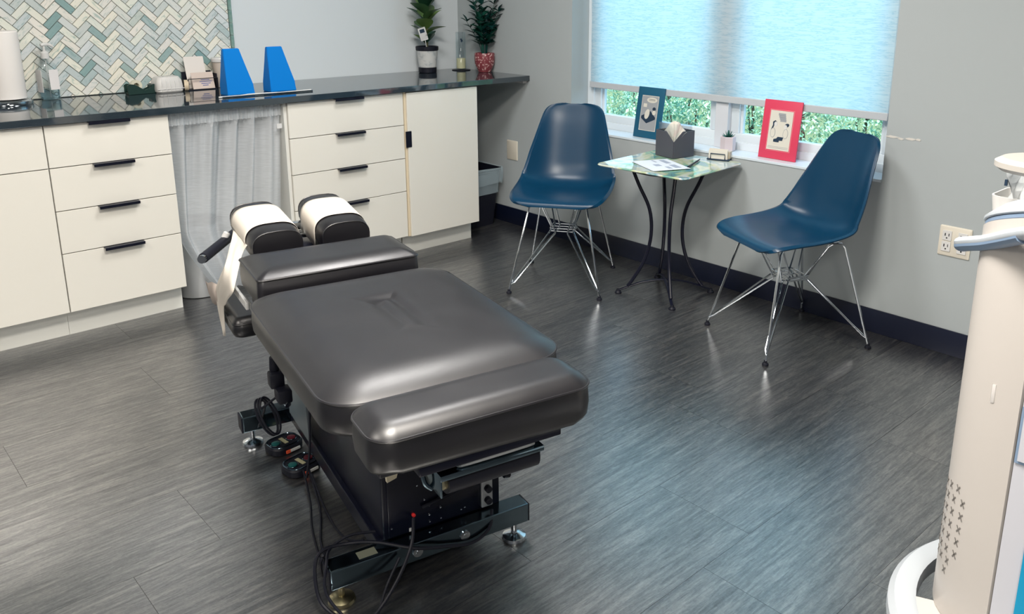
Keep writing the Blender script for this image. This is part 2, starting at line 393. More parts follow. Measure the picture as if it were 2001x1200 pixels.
for m_ in range(-16, 18):
    for k in range(-50, 55):
        for kind in 'HV':
            bx, by = k*TW+m_*TL_, k*TW-m_*TL_
            if kind == 'H': P = [(bx+p[0], by+p[1]) for p in tile_local('H')]
            else: P = [(bx+TL_+TW-p[1], by+TW-TL_+p[0]) for p in tile_local('H')]
            Q = [(OX+(x-y)*c45, OZ+(x+y)*c45) for x, y in P]
            cx = sum(p[0] for p in Q)/4; cz = sum(p[1] for p in Q)/4
            if not (TX0-.05 < cx < TX1+.05 and TZ0-.05 < cz < TZ1+.05): continue
            inside = all(TX0+.001 <= p[0] <= TX1-.001 and TZ0+.001 <= p[1] <= TZ1 for p in Q)
            Qc = Q if inside else clip(Q)
            if len(Qc) < 3: continue
            ar = abs(sum(Qc[i-1][0]*Qc[i][1]-Qc[i][0]*Qc[i-1][1] for i in range(len(Qc))))/2
            if ar < .00006: continue
            seen = cx > -2.47 and cz < 1.345
            if seen and count < 300:
                count += 1
                if inside:
                    o = bpy.data.objects.new('tile', mesh_tile); COL.objects.link(o); o.parent = wall_back
                    ang = PI/4 if kind == 'H' else 3*PI/4
                    o.location = (Q[0][0]-(0), -.0035-random.random()*.0012, Q[0][1])
                    # place so that the local corner (g,g) lands on Q[0]
                    o.rotation_euler = (random.uniform(-.012, .012), -ang, random.uniform(-.012, .012))
                    o.location.x = Q[0][0]-(g*math.cos(ang)-g*math.sin(ang)); o.location.z = Q[0][1]-(g*math.sin(ang)+g*math.cos(ang))
                else:
                    me = tile_mesh([(p[0]-cx, p[1]-cz) for p in Qc], 'tile')
                    o = bpy.data.objects.new('tile', me); COL.objects.link(o); o.parent = wall_back; o.location = (cx, -.004, cz)
            else:
                loft(rest, [[V(p[0], -.004, p[1]) for p in Qc], [V(p[0], -.0105, p[1]) for p in Qc]])
o = obj('more_tiles', rest, tl, wall_back, smooth=False); o['kind'] = 'stuff'
z = TZ0
while z < 1.9:
    h_ = .062
    b = nb(); tube(b, [(0, 0, 0), (0, 0, h_-.0015)], .0095, 10); o = obj('edge_liner', b, linerm, wall_back, loc=(-1.4370, -.008, z)); z += h_

# ------------------------------------------------------------------ cabinets
YF_ = -.6455; KT = .1145; CTB = .8775
def handle_h(parent, xc, z, wid=.155):
    b = nb(); box(b, xc-wid/2, xc+wid/2, YF_-.024, YF_+.004, z-.0015, z+.0018, .0005, seg=1); box(b, xc-wid/2, xc+wid/2, YF_-.026, YF_-.022, z-.010, z+.0018, .0008, seg=1)
    obj('handle', b, hand, parent)
def front(name, parent, x0, x1, z0, z1, m=gloss):
    g_ = .0016
    return BX(name, m, parent, x0+g_, x1-g_, YF_, YF_+.018, z0+g_, z1-g_, bev=.0012, seg=1)
SE = [.8757, .7075, .5345, .3605, KT]
def drawer_unit(label, x0, x1):
    t = thing('drawer_cabinet', label, 'cabinet', (0, 0, 0))
    BX('body', carc, t, x0, x1, YF_+.020, -.002, KT, CTB-.001)
    BX('toe_kick', carc, t, x0, x1-.004, YF_+.068, YF_+.084, 0, KT)
    for a, b_ in zip(SE, SE[1:]):
        d = front('drawer', t, x0, x1, b_, a); handle_h(d, (x0+x1)/2-(.002), a-.001)
    return t
a = drawer_unit('glossy white four-drawer cabinet left of the sheer curtain', -2.4765, -2.0105)
b_ = drawer_unit('glossy white four-drawer cabinet between the sheer curtain and the tall cupboard door', -1.478, -.848)
BX('side_panel', carc, b_, -1.494, -1.4785, YF_+.012, -.002, KT, CTB-.001)
t = thing('door_cabinet', 'white base cabinet with one drawer over a door, cut by the left photo edge', 'cabinet')
BX('body', carc, t, -3.088, -2.4775, YF_+.020, -.002, KT, CTB-.001); BX('toe_kick', carc, t, -3.088, -2.4775, YF_+.068, YF_+.084, 0, KT)
front('drawer', t, -3.088, -2.4775, SE[1], SE[0]); front('door', t, -3.088, -2.4775, KT, SE[1])
t = thing('door_cabinet', 'white base cabinet with a single tall glossy door, last before the open knee space', 'cabinet')
BX('body', carc, t, -.842, -.3775, YF_+.020, -.002, KT, CTB-.001); BX('toe_kick', carc, t, -.842, -.3785, YF_+.068, YF_+.084, 0, KT)
d = BX('door', gloss, t, -.832, -.3765, YF_-.008, YF_+.012, KT-.002, .872, bev=.0012, seg=1)
BX('handle', hand, d, -.846, -.812, YF_-.012, YF_-.006, .592, .675, bev=.001, seg=1)
BX('edge_strip', cream, t, -.846, -.8335, YF_, YF_+.02, KT, .875)
# countertop
cb = nb(); box(cb, -3.1, -.002, -.6658, -.0045, CTB, .9061, .002, seg=2)
tag(obj('countertop', cb, ct, smooth=False), 'long polished dark grey stone worktop along the back wall', 'countertop')
BX('wall_cleat', whitep, None, -.030, -.001, -.64, -.02, .862, .8765, bev=.001)
tag(bpy.data.objects['wall_cleat'], 'small white support cleat under the worktop end at the window wall', 'bracket')

# sheer curtain
ctn = thing('sheer_curtain', 'gathered sheer white curtain hung under the worktop between two drawer cabinets', 'curtain')
b = nb(); nu, nv = 150, 50; rr = []
for j in range(nv+1):
    v_ = j/nv; z = .868-v_*.835
    xl = -2.004 if v_ < .62 else -2.004+.16*((v_-.62)/.38)**1.3
    xr = -1.4965-.055*v_**1.6
    row = []
    for i in range(nu+1):
        u = i/nu; gath = (1-v_)**1.5
        uu = u**(1+.45*v_)
        x = xl+(xr-xl)*uu
        A = .026+.012*v_
        y = -.600+A*math.sin(u*2*PI*5+1.3*math.sin(3*u*PI)+.8*v_)*(.5+.5*math.sin(u*9+1)**2)+.007*math.sin(u*2*PI*13+2*v_)*gath
        if v_ < .07: y += .005*math.sin(u*2*PI*31)
        row.append(V(x, y+.012*v_, z))
    rr.append(row)
loft(b, rr, closed=False, cap0=False, cap1=False); obj('fabric', b, sh, ctn)
b = nb(); rr = []
for j in range(4):
    rr.append([V(-2.003+.503*i/nu, -.618+.005*math.sin(i/nu*2*PI*31)+.003*math.cos(i*.9), .871-.017*j) for i in range(nu+1)])
loft(b, rr, closed=False, cap0=False, cap1=False); obj('heading', b, sh, ctn)
BX('care_label', whitep, ctn, -1.530, -1.506, -.634, -.632, .762, .784)
b = nb(); tube(b, [(-2.009, -.606, .858), (-1.496, -.606, .858)], .005, 10); obj('tension_rod', b, whitep, ctn)
# metal bin behind curtain
b = nb(); lathe(b, [(.105, .0), (.112, .004), (.125, .34), (.128, .345), (.122, .345), (.108, .01)], n=40)
o = obj('metal_bin', b, galv, loc=(-1.870, -.42, 0)); tag(o, 'round grey metal bin half hidden behind the sheer curtain hem', 'bin')

# black bin under knee space
t = thing('waste_bin', 'black waste bin with a clear liner in the knee space by the window wall', 'bin', (-.185, -.34, 0))
b = nb(); prof = [(.105, .095, 0), (.135, .125, .335), (.141, .131, .338), (.141, .131, .350), (.132, .122, .350), (.100, .090, .01)]
loft(b, [[V(x, y, z) for x, y in rrect(w_, l_, .03)] for w_, l_, z in prof]); obj('body', b, blackr, t)
b = nb(); rings = []
for (w_, l_, z, a_) in ((.130, .12, .20, .004), (.134, .124, .33, .004), (.146, .136, .357, .005), (.150, .140, .345, .006), (.150, .139, .29, .007), (.145, .134, .255, .008)):
    ring = []
    for i, (x, y) in enumerate(rrect(w_, l_, .035, 10)):
        s_ = 1+a_*6*random.uniform(-.5, .5); ring.append(V(x*s_, y*s_, z+random.uniform(-1, 1)*a_))
    rings.append(ring)
loft(b, rings, cap0=False, cap1=False); obj('liner', b, bagm, t)

# outlets
def plate(label, y0, y1, z0, z1, cat='outlet'):
    t = thing('wall_plate', label, cat, (0, (y0+y1)/2, (z0+z1)/2))
    w_, h_ = abs(y1-y0)/2, (z1-z0)/2
    b = nb(); rings = []
    for x, ins in ((0, 0), (-.004, .0), (-.0065, .004)):
        rings.append([V(x, p[0], p[1]) for p in rrect(w_-ins, h_-ins, .004, 4)])
    loft(b, rings); obj('cover', b, outl, t); return t
t = plate('blank ivory wall plate beside the left chair', -.462, -.556, .396, .512, 'wall plate')
t = plate('ivory double outlet on the window wall behind the white cart', -3.028, -3.146, .394, .512)
for yc in (.029, -.029):
    for zc in (.0215, -.0215):
        r_ = BX('receptacle', whitep, t, -.0095, -.006, yc-.017, yc+.017, zc-.0195, zc+.0195, bev=.001)
        bs = nb()
        box(bs, -.0102, -.009, yc-.0085, yc-.006, zc-.002, zc+.009); box(bs, -.0102, -.009, yc+.005, yc+.0085, zc-.002, zc+.009); box(bs, -.0102, -.009, yc-.0025, yc+.0025, zc-.012, zc-.007)
        obj('slots', bs, blackr, r_, smooth=False)

# ------------------------------------------------------------------ chairs
def crom(pts, t):
    n = len(pts)-1; s = min(int(t*n), n-1); f = t*n-s
    a = pts[max(s-1, 0)]; b = pts[s]; c = pts[s+1]; d = pts[min(s+2, n)]
    return [.5*((2*b[i])+(c[i]-a[i])*f+(2*a[i]-5*b[i]+4*c[i]-d[i])*f*f+(3*b[i]-3*c[i]+d[i]-a[i])*f**3) for i in range(len(b))]
def make_chair(label, loc, rz, group):
    t = thing('shell_chair', label, 'chair', loc, rz, group)
    # y, z, halfwidth, curl
    prof = [(.243, .425, .120, .000), (.236, .440, .185, .004), (.205, .449, .214, .010), (.14, .449, .228, .020), (.05, .441, .234, .034), (-.04, .436, .235, .050), (-.115, .441, .234, .066),
            (-.165, .468, .230, .078), (-.195, .520, .221, .076), (-.215, .585, .208, .064), (-.235, .660, .187, .050), (-.255, .735, .166, .036), (-.270, .785, .150, .026), (-.277, .810, .132, .02), (-.281, .824, .105, .014), (-.284, .831, .055, .008)]
    nS, nT = 70, 36; rr = []
    for i in range(nS+1):
        s_ = i/nS; y, z, hw, cu = crom(prof, s_); y2, z2, _, _ = crom(prof, min(s_+.01, 1)); y1, z1, _, _ = crom(prof, max(s_-.01, 0))
        ty, tz = y2-y1, z2-z1; l = math.hypot(ty, tz); ny, nz = -tz/l, ty/l
        if ny*1+nz*1 < 0: ny, nz = -ny, -nz
        row = []
        for j in range(nT+1):
            q = -1+2*j/nT; lift = cu*abs(q)**2.6
            lip = -.010*max(0, (abs(q)-.93)/.07)**2
            row.append(V(q*hw, y+ny*(lift+lip), z+nz*(lift+lip)))
        rr.append(row)
    b = nb(); loft(b, rr, closed=False, cap0=False, cap1=False)
    o = obj('shell', b, shell, t); solid(o, .006, 0)
    bv = o.modifiers.new('round', 'BEVEL'); bv.width = .0018; bv.segments = 2; bv.limit_method = 'ANGLE'
    fx, fy = .214, .238; r_ = .0048
    mounts = [(.125, .125), (-.125, .125), (-.125, -.125), (.125, -.125)]
    for i, (sx, sy) in enumerate(((1, 1), (-1, 1), (-1, -1), (1, -1))):
        b = nb(); tube(b, [(sx*.118, sy*.085, .424), (sx*.130, sy*.135, .420), (sx*.135, sy*.148, .405), (sx*fx, sy*fy, .012)], r_, 8); obj('leg', b, chrome, t)
        b = nb()
        tube(b, [(sx*(fx-.004), sy*(fy-.004), .040), (sx*(fx-.016), sy*(fy-.018), .052), (sx*.055, sy*.045, .262), (sx*.050, sy*.034, .272), (sx*.09, sy*.105, .400), (sx*.115, sy*.120, .424)], .0038, 8)
        tube(b, [(sx*(fx-.004), sy*(fy-.004), .038), (sx*(fx-.024), sy*(fy-.012), .052), (sx*.030, sy*.055, .252), (sx*.030, sy*.060, .262), (sx*.075, sy*.118, .400), (sx*.112, sy*.126, .424)], .0038, 8)
        obj('strut', b, chrome, t)
        b = nb(); lathe(b, [(.006, .020), (.007, .011), (.012, .008), (.013, .003), (.012, 0)], c=(sx*fx, sy*(fy+.001), 0), n=14); obj('foot_glide', b, blackr, t)
    b = nb()
    for z in (.262, .275):
        tube(b, [(.058, .045, z), (-.058, .045, z), (-.058, -.045, z), (.058, -.045, z), (.058, .045, z)], .0036, 8)
    for sx in (1, -1): tube(b, [(sx*.03, .06, .257), (sx*.03, -.06, .257)], .0034, 8)
    obj('centre_ring', b, chrome, t)
    b = nb(); tube(b, [(.12, .125, .428), (.12, -.125, .428)], .005, 8); tube(b, [(-.12, .125, .428), (-.12, -.125, .428)], .005, 8); obj('seat_rail', b, chrome, t)
    return t
CH = 'dark plastic shell chairs by the window'
# local +Y is forward
make_chair('dark shell chair on chrome wire legs left of the small table, facing the room', (-.500, -1.4645, 0), math.atan2(.817, -.576), CH)
make_chair('dark shell chair on chrome wire legs right of the small table, turned sideways', (-.3115, -2.5835, 0), math.atan2(.92, .39), CH)

# ------------------------------------------------------------------ small table
t = thing('side_table', 'small bistro table with a colourful art glass top on curved black legs', 'table', (-.274, -1.916, 0), math.radians(4.3))
b = nb(); rings = []
def warp(w_, z, ins=0, r_=.03): return [V(x*(1+.0*abs(y)), y, z) for x, y in rrect(w_-ins, w_-ins, r_, 6)]
rings = [warp(.226, .6115), warp(.238, .614), warp(.240, .618), warp(.237, .622), warp(.222, .6205), warp(.10, .6200)]
loft(b, rings); obj('table_top', b, ag, t)
b = nb(); lathe(b, [(.150, .585), (.190, .597), (.196, .611), (.190, .6115)], n=40); obj('top_mount', b, blackm, t)
legs = [(-.145, .150), (.145, -.150), (-.150, -.145), (.150, .145)]
for x, y in legs:
    r_ = math.hypot(x, y); ux, uy = x/r_, y/r_
    b = nb(); tube(b, [(ux*q, uy*q, z) for q, z in ((.168, .60), (.135, .52), (.088, .42), (.072, .33), (.078, .24), (.105, .15), (.150, .07), (.175, .034))], .0085, 10, sm=5, flat=.8)
    obj('leg', b, blackm, t)
    b = nb(); lathe(b, [(.008, .020), (.010, .012), (.016, .006), (.016, 0)], c=(ux*.218, uy*.218, 0), n=14); obj('foot_pad', b, blackr, t)
for (x, y) in ((legs[0]), (legs[2])):
    r_ = math.hypot(x, y); ux, uy = x/r_, y/r_
    b = nb(); tube(b, [(ux*q, uy*q, z) for q, z in ((.222, .012), (.175, .030), (.10, .055), (0, .066), (-.10, .055), (-.175, .030), (-.222, .012))], .0075, 10, sm=5, flat=.7)
    obj('foot_arch', b, blackm, t)
TT = .6222
# things on table
t = thing('tissue_box', 'dark grey tissue box with a notched front and clear liner on the small table', 'tissue box', (-.110, -1.812, TT), math.radians(-10))
def wallp(b, pts, M): prism(b, pts, .003, M)
hw, hh = .062, .122
b = nb()
Mx = lambda ang, d: Matrix.Rotation(ang, 4, 'Z') @ Matrix.Translation((0, -d, 0)) @ Matrix.Rotation(PI/2, 4, 'X')
# front-left (-x) face, front-right (-y) face meet at the near corner with a V notch
wallp(b, [(-hw, 0), (hw, 0), (hw, hh-.045), (hw-.052, hh), (-hw, hh)], Matrix.Rotation(-PI/2, 4, 'Z') @ Matrix.Translation((0, -hw, 0)) @ Matrix.Rotation(PI/2, 4, 'X'))
wallp(b, [(-hw, 0), (hw, 0), (hw, hh), (-hw+.052, hh), (-hw, hh-.045)], Matrix.Translation((0, -hw, 0)) @ Matrix.Rotation(PI/2, 4, 'X'))
box(b, -hw, hw, hw-.003, hw, 0, hh); box(b, hw-.003, hw, -hw, hw, 0, hh); box(b, -hw, hw, -hw, hw, 0, .004)
obj('sleeve', b, dustyg, t, smooth=False)
b = nb()
for a_ in ((-.056, .056, .052, .055), (-.056, .056, -.055, -.052), (-.056, -.053, -.052, .052), (.053, .056, -.052, .052)):
    box(b, *a_, .005, .158)
obj('liner', b, ac, t, smooth=False)
b = nb(); rr = []
for j in range(9):
    v_ = j/8
    rr.append([V(-.052+.030*v_+(.070*(u/12-.5))*(.25+v_*1.0)*.7+.0, -.052+.030*v_-(.07*(u/12-.5))*(.25+v_)*.9, .055+.112*v_*(1-.45*abs(u/12-.5)**2*4*v_)+.0) + V(.004*math.sin(u*1.7), .004*math.cos(u*1.3), 0) for u in range(13)])
loft(b, rr, closed=False, cap0=False, cap1=False); solid(obj('tissue', b, paper, t), .0015)
t = thing('card_holder', 'small wooden business card holder at the table edge below the sill', 'card holder', (-.040, -2.018, TT), math.radians(18))
BX('base', ink, t, -.026, .030, -.052, .052, 0, .006, bev=.001)
BX('wooden_block', woodp, t, -.006, .028, -.050, .050, .006, .040, bev=.002)
for k in range(5): BX('card', mat('card_ivory', (.66, .63, .56), .7), t, -.012-.0022*k, -.0105-.0022*k, -.044, .044, .006, .052-.002*k)
b = nb(); tube(b, [(-.026, .034, .006), (-.026, .034, .030), (-.026, -.034, .030), (-.026, -.034, .006)], .0022, 6); obj('wire_stop', b, ink, t)
t = thing('paper_sheets', 'stack of white printed sheets lying on the small table', 'paper', (-.345, -1.915, TT+.0005), math.radians(-24))
for k in range(3):
    BX('sheet', mat('white_sheet', (.66, .70, .76), .7), t, -.085+.004*k, .085+.004*k, -.115-.003*k, .115-.003*k, .0007*k, .0007*k+.0005)
b = nb()
for (x0, x1, y0, y1) in ((.04, .066, .01, .09), (.035, .065, -.09, -.02), (-.03, 0, -.03, .01), (.005, .015, .05, .10), (.0, .02, -.095, -.05)): box(b, x0, x1, y0, y1, .0018, .0021)
obj('print_blocks', b, mat('print_grey_blue', (.32, .36, .45), .8), t, smooth=False)
b = nb(); tube(b, [(-.30, -2.04, TT+.004), (-.16, -1.985, TT+.004), (-.115, -1.965, TT+.004)], [.004, .004, .002], 8)
tag(obj('ballpoint_pen', b, blackr), 'slim black pen lying between the sheets and the card holder', 'pen')

# frames on sill
def card_frame(label, m, loc, rz, tilt, w_, h_, pic):
    t = thing('picture_card', label, 'picture', loc, rz)
    # local: faces -X, width along Y, height Z, leaning back (+X)
    M = Matrix.Rotation(tilt, 4, 'Y')
    def bx(name, m_, par, *a, bev=0):
        b = nb(); box(b, *a, bev=bev, M=M); return obj(name, b, m_, par)
    bx('frame', m, t, 0, .008, -w_/2, w_/2, 0, h_, bev=.001)
    pw, ph = w_*.30, h_*.335; zc = h_*.49
    pr = bx('print', pic, t, -.0012, 0, -pw, pw, zc-ph, zc+ph)
    return t, pr, M, pw, ph, zc
def blob(name, m, par, M, pts, x=-.0016, d=.0006):
    b = nb(); lo = [M @ V(x+d, p[0], p[1]) for p in pts]; hi = [M @ V(x, p[0], p[1]) for p in pts]; loft(b, [lo, hi]); return obj(name, b, m, par, smooth=False)
def ell(cy, cz, ry, rz_, n=18, a=0): return [(cy+ry*math.cos(2*PI*k/n)*math.cos(a)-rz_*math.sin(2*PI*k/n)*math.sin(a), cz+ry*math.cos(2*PI*k/n)*math.sin(a)+rz_*math.sin(2*PI*k/n)*math.cos(a)) for k in range(n)]
t, pr, M, pw, ph, zc = card_frame('teal picture card with a grey cartoon print, left on the window sill', tealm, (.050, -1.495, WZ0+.001), 0, math.radians(9), .172, .258, greypr)
# y decreases to the right in view
blob('speech_bubble', ivory, pr, M, ell(-.012, zc+ph*.78, .034, .014), d=.0005)
blob('wall_picture', ivory, pr, M, [(.040, zc+.030), (.018, zc+.030), (.018, zc+.048), (.040, zc+.048)], x=-.0017)
blob('couch', ink, pr, M, [(.046, zc-.028), (.008, zc-.052), (-.045, zc-.028), (-.045, zc-.018), (-.010, zc+.012), (.046, zc-.016)], x=-.0017)
blob('patient', ivory, pr, M, ell(.010, zc-.005, .015, .026, a=.25), x=-.0023)
blob('head', ink, pr, M, ell(-.032, zc+.024, .011, .009), x=-.0017); blob('shirt', ivory, pr, M, ell(-.034, zc+.005, .011, .012, a=.5), x=-.0021)
for k in range(2): blob('text_line', ink, pr, M, [(.008, zc+ph*.78+.003-.006*k), (-.032, zc+ph*.78+.003-.006*k), (-.032, zc+ph*.78+.0045-.006*k), (.008, zc+ph*.78+.0045-.006*k)], x=-.0022)
blob('margin', ivory, t, M, [(pw+.003, zc-ph-.003), (-pw-.003, zc-ph-.003), (-pw-.003, zc+ph+.003), (pw+.003, zc+ph+.003)], x=-.0006)
t, pr, M, pw, ph, zc = card_frame('crimson picture card with an ivory cartoon print, right on the window sill', redm, (.052, -2.258, WZ0+.001), 0, math.radians(7), .190, .262, ivory)
blob('margin', mat('pink_line', (.75, .35, .38), .6), t, M, [(pw+.004, zc-ph-.004), (-pw-.004, zc-ph-.004), (-pw-.004, zc+ph+.004), (pw+.004, zc+ph+.004)], x=-.0004)
blob('margin_inner', redm, t, M, [(pw+.0028, zc-ph-.0028), (-pw-.0028, zc-ph-.0028), (-pw-.0028, zc+ph+.0028), (pw+.0028, zc+ph+.0028)], x=-.0008)
blob('hair', ink, pr, M, [(.046, zc+.0), (.038, zc+.022), (.040, zc+.036), (.028, zc+.044), (.018, zc+.036), (.028, zc+.032), (.034, zc+.012)])
blob('hair', ink, pr, M, ell(-.032, zc+.026, .012, .008, a=-.4)); blob('face', whitep, pr, M, ell(.024, zc+.028, .008, .010), x=-.0022); blob('face', whitep, pr, M, ell(-.026, zc+.018, .008, .010), x=-.0022)
blob('body_outline', greypr, pr, M, ell(.034, zc-.012, .013, .022)); blob('body_fill', ivory, pr, M, ell(.034, zc-.012, .011, .020), x=-.0021)
blob('body_outline', greypr, pr, M, ell(-.030, zc-.012, .013, .022)); blob('body_fill', ivory, pr, M, ell(-.030, zc-.012, .011, .020), x=-.0021)
blob('stool', ink, pr, M, [(.026, zc-.052), (-.002, zc-.052), (-.002, zc-.044), (-.018, zc-.044), (-.022, zc-.028), (.006, zc-.028), (.012, zc-.036), (.026, zc-.040)], x=-.0023)
for k in range(2): blob('caption_line', greypr, pr, M, [(pw-.006, zc-ph+.014-.006*k), (-pw+.006, zc-ph+.014-.006*k), (-pw+.006, zc-ph+.0155-.006*k), (pw-.006, zc-ph+.0155-.006*k)])
for k in range(4): blob('text_line', greypr, pr, M, [(.016-.004*k, zc+ph*.88-.009*k), (-.020-.002*k, zc+ph*.88-.009*k), (-.020-.002*k, zc+ph*.88-.0105-.009*k), (.016-.004*k, zc+ph*.88-.0105-.009*k)])
# succulent
t = thing('succulent', 'tiny succulent in a pale pink cube-like pot on the sill', 'plant', (.070, -1.985, WZ0+.0005))
b = nb(); loft(b, [[V(s_*math.cos(k*PI/3+.2), s_*math.sin(k*PI/3+.2), z) for k in range(6)] for s_, z in ((.033, 0), (.036, .004), (.036, .066), (.034, .068), (.030, .068), (.028, .055))]); obj('pot', b, pinkish, t, smooth=False)
b = nb(); lathe(b, [(.028, .050), (.028, .060), (.001, .062)], n=12); obj('soil', b, soil, t)
lb = nb(); loft(lb, [[V(-.001, 0, 0), V(.001, 0, 0), V(.001, 0, .001)], [V(-.005, .012, .002), V(.005, .012, .002), V(0, .012, .006)], [V(-.003, .026, .006), V(.003, .026, .006), V(0, .026, .009)], [V(-.0003, .036, .012), V(.0003, .036, .012), V(0, .036, .0125)]])
l0 = obj('leaf', lb, mat('succulent_leaf', (.015, .10, .08), .4), t)
for k in range(16):
    o = l0 if k == 0 else copy_obj(l0)
    o.location = (0, 0, .060); o.rotation_euler = (math.radians((15, 45, 70)[k % 3]+random.uniform(-5, 5)), 0, k*2.4)

# ------------------------------------------------------------------ counter things
CZ = .9063
def wedge(label, x0, y0):
    t = thing('foam_wedge', label, 'foam block', (x0, y0, CZ), 0, 'blue foam wedges on the worktop')
    b = nb(); w0, w1, h1, h2, d0 = .112, .100, .045, .206, .078
    F_ = [(0, 0), (.131, 0), (.124, h1), (.070, .212), (-.006, .212), (-.001, h1)]
    B_ = [(-.004, 0), (.126, 0), (.119, h1), (.068, .212), (-.008, .212), (-.005, h1)]
    lo = [V(x, 0, z) for x, z in F_]
    hi = [V(x, d0 if z < .02 else (.070 if z < .1 else .014), z) for x, z in B_]
    loft(b, [lo, hi]); bmesh.ops.bevel(b, geom=b.edges[:], offset=.0025, segments=2, affect='EDGES'); obj('block', b, bluefoam, t)
wedge('left bright blue tapered foam wedge standing on the worktop', -1.668, -.450)
wedge('right bright blue tapered foam wedge standing on the worktop', -1.456, -.445)
t = thing('metal_rods', 'two thin metal rods lying along the worktop edge in front of the blue wedges', 'rod', (0, 0, CZ))
b = nb(); tube(b, [(-1.735, -.508, .004), (-1.64, -.513, .004), (-1.60, -.515, .007), (-1.50, -.518, .006), (-1.45, -.521, .004), (-1.292, -.527, .006)], .0035, 8); obj('rod', b, whitep, t)
b = nb(); tube(b, [(-1.725, -.524, .0035), (-1.292, -.542, .0035)], .0032, 8); obj('rod', b, steel, t)
# paper towel
t = thing('paper_towel_holder', 'white paper towel roll on a round chrome stand at the worktop left end', 'paper towels', (-2.478, -.125, CZ))
b = nb(); lathe(b, [(.088, 0), (.090, .004), (.090, .016), (.084, .022), (.01, .023)], n=48); obj('base', b, chrome, t)
b = nb(); lathe(b, [(.020, .026), (.068, .026), (.070, .030), (.070, .300), (.067, .305), (.020, .305)], n=48); obj('roll', b, mat('towel_white', (.80, .77, .74), .95), t)
b = nb(); tube(b, [(0, 0, .02), (0, 0, .33)], .006, 10); obj('post', b, chrome, t)
# sanitizer
t = thing('sanitizer_bottle', 'clear hand sanitizer bottle with a white pump against the tiles', 'bottle', (-2.302, -.055, CZ), .25)
lab = mat('label_white', (.70, .68, .68), .6)
b = nb(); loft(b, [[V(x, y, z) for x, y in rrect(w_, w_*.8, .014, 5)] for w_, z in ((.032, 0), (.036, .004), (.037, .02), (.037, .135), (.034, .150), (.022, .168), (.014, .176), (.014, .186))]); obj('bottle', b, ac, t)
b = nb(); loft(b, [[V(x, y, z) for x, y in rrect(.033, .026, .013, 5)] for z in (.003, .050)]); obj('gel', b, liquid, t)
b = nb(); box(b, -.0385, -.037, -.022, .024, .035, .132); obj('side_label', b, lab, t, smooth=False)
b = nb(); box(b, -.010, .030, -.0312, -.0302, .045, .132); obj('front_label', b, lab, t, smooth=False)
b = nb(); lathe(b, [(.016, .180), (.0165, .184), (.0165, .204), (.010, .210), (.005, .212), (.005, .232)], n=20); tube(b, [(0, 0, .010), (0, 0, .2)], .002, 6); obj('pump', b, whitep, t)
b = nb(); tube(b, [(-.012, 0, .236), (.004, 0, .240), (.026, -.004, .236), (.038, -.008, .226)], [.007, .0085, .0065, .004], 10, sm=3); obj('nozzle', b, whitep, t)
# tape dispenser
t = thing('tape_dispenser', 'dark green desk tape dispenser with a roll of clear tape', 'tape dispenser', (-1.935, -.098, CZ), math.radians(4))
b = nb(); side = [(-.062, 0), (.062, 0), (.066, .010), (.062, .042), (.050, .044), (.040, .028), (.012, .018), (-.006, .030), (-.030, .046), (-.055, .050), (-.066, .044), (-.066, .010)]
for y in (-.022, .016): prism(b, side, .006, Matrix.Translation((0, y+.006, 0)) @ Matrix.Rotation(PI/2, 4, 'X'))
box(b, -.062, .062, -.020, .020, 0, .012); box(b, .040, .062, -.020, .020, .010, .040); bmesh.ops.bevel(b, geom=[e for e in b.edges if e.calc_length() > .02], offset=.0015, segments=1, affect='EDGES')
obj('body', b, mat('bottle_green_plastic', (.012, .035, .030), .35), t)
b = nb(); lathe(b, [(.013, -.009), (.026, -.009), (.026, .009), (.013, .009), (.013, -.009)], n=28, M=Matrix.Translation((-.020, 0, .040)) @ Matrix.Rotation(PI/2, 4, 'X')); obj('tape_roll', b, mat('tape_clear', (.62, .60, .48), .3), t)
BX('cutter', chrome, t, .060, .068, -.014, .014, .040, .044)
# plastic organiser
t = thing('plastic_container', 'translucent white ribbed plastic container beside the tape dispenser', 'container', (-1.815, -.100, CZ), math.radians(4))
b = nb(); loft(b, [[V(x, y, z) for x, y in rrect(w_, l_, .018, 5)] for w_, l_, z in ((.056, .040, 0), (.062, .046, .006), (.064, .047, .020), (.060, .044, .055), (.050, .036, .072), (.046, .032, .074))]); obj('shell', b, frost, t)
b = nb()
for k in range(-2, 3): tube(b, [(.021*k, -.048, .010), (.021*k, -.046, .050), (.018*k, -.034, .073), (.016*k, 0, .0755)], .0018, 6)
tube(b, [(-.064, -.048, .018), (.064, -.048, .018)], .0018, 6); obj('rib', b, whitep, t)
# tape roll beside
b = nb(); lathe(b, [(.014, -.010), (.026, -.010), (.026, .010), (.014, .010), (.014, -.010)], n=28, M=Matrix.Translation((-1.728, -.115, CZ+.026)) @ Matrix.Rotation(math.radians(70), 4, 'Z') @ Matrix.Rotation(PI/2, 4, 'X'))
tag(obj('tape_roll', b, mat('tape_cream', (.60, .50, .36), .5)), 'small loose roll of beige tape in front of the card stack', 'tape')
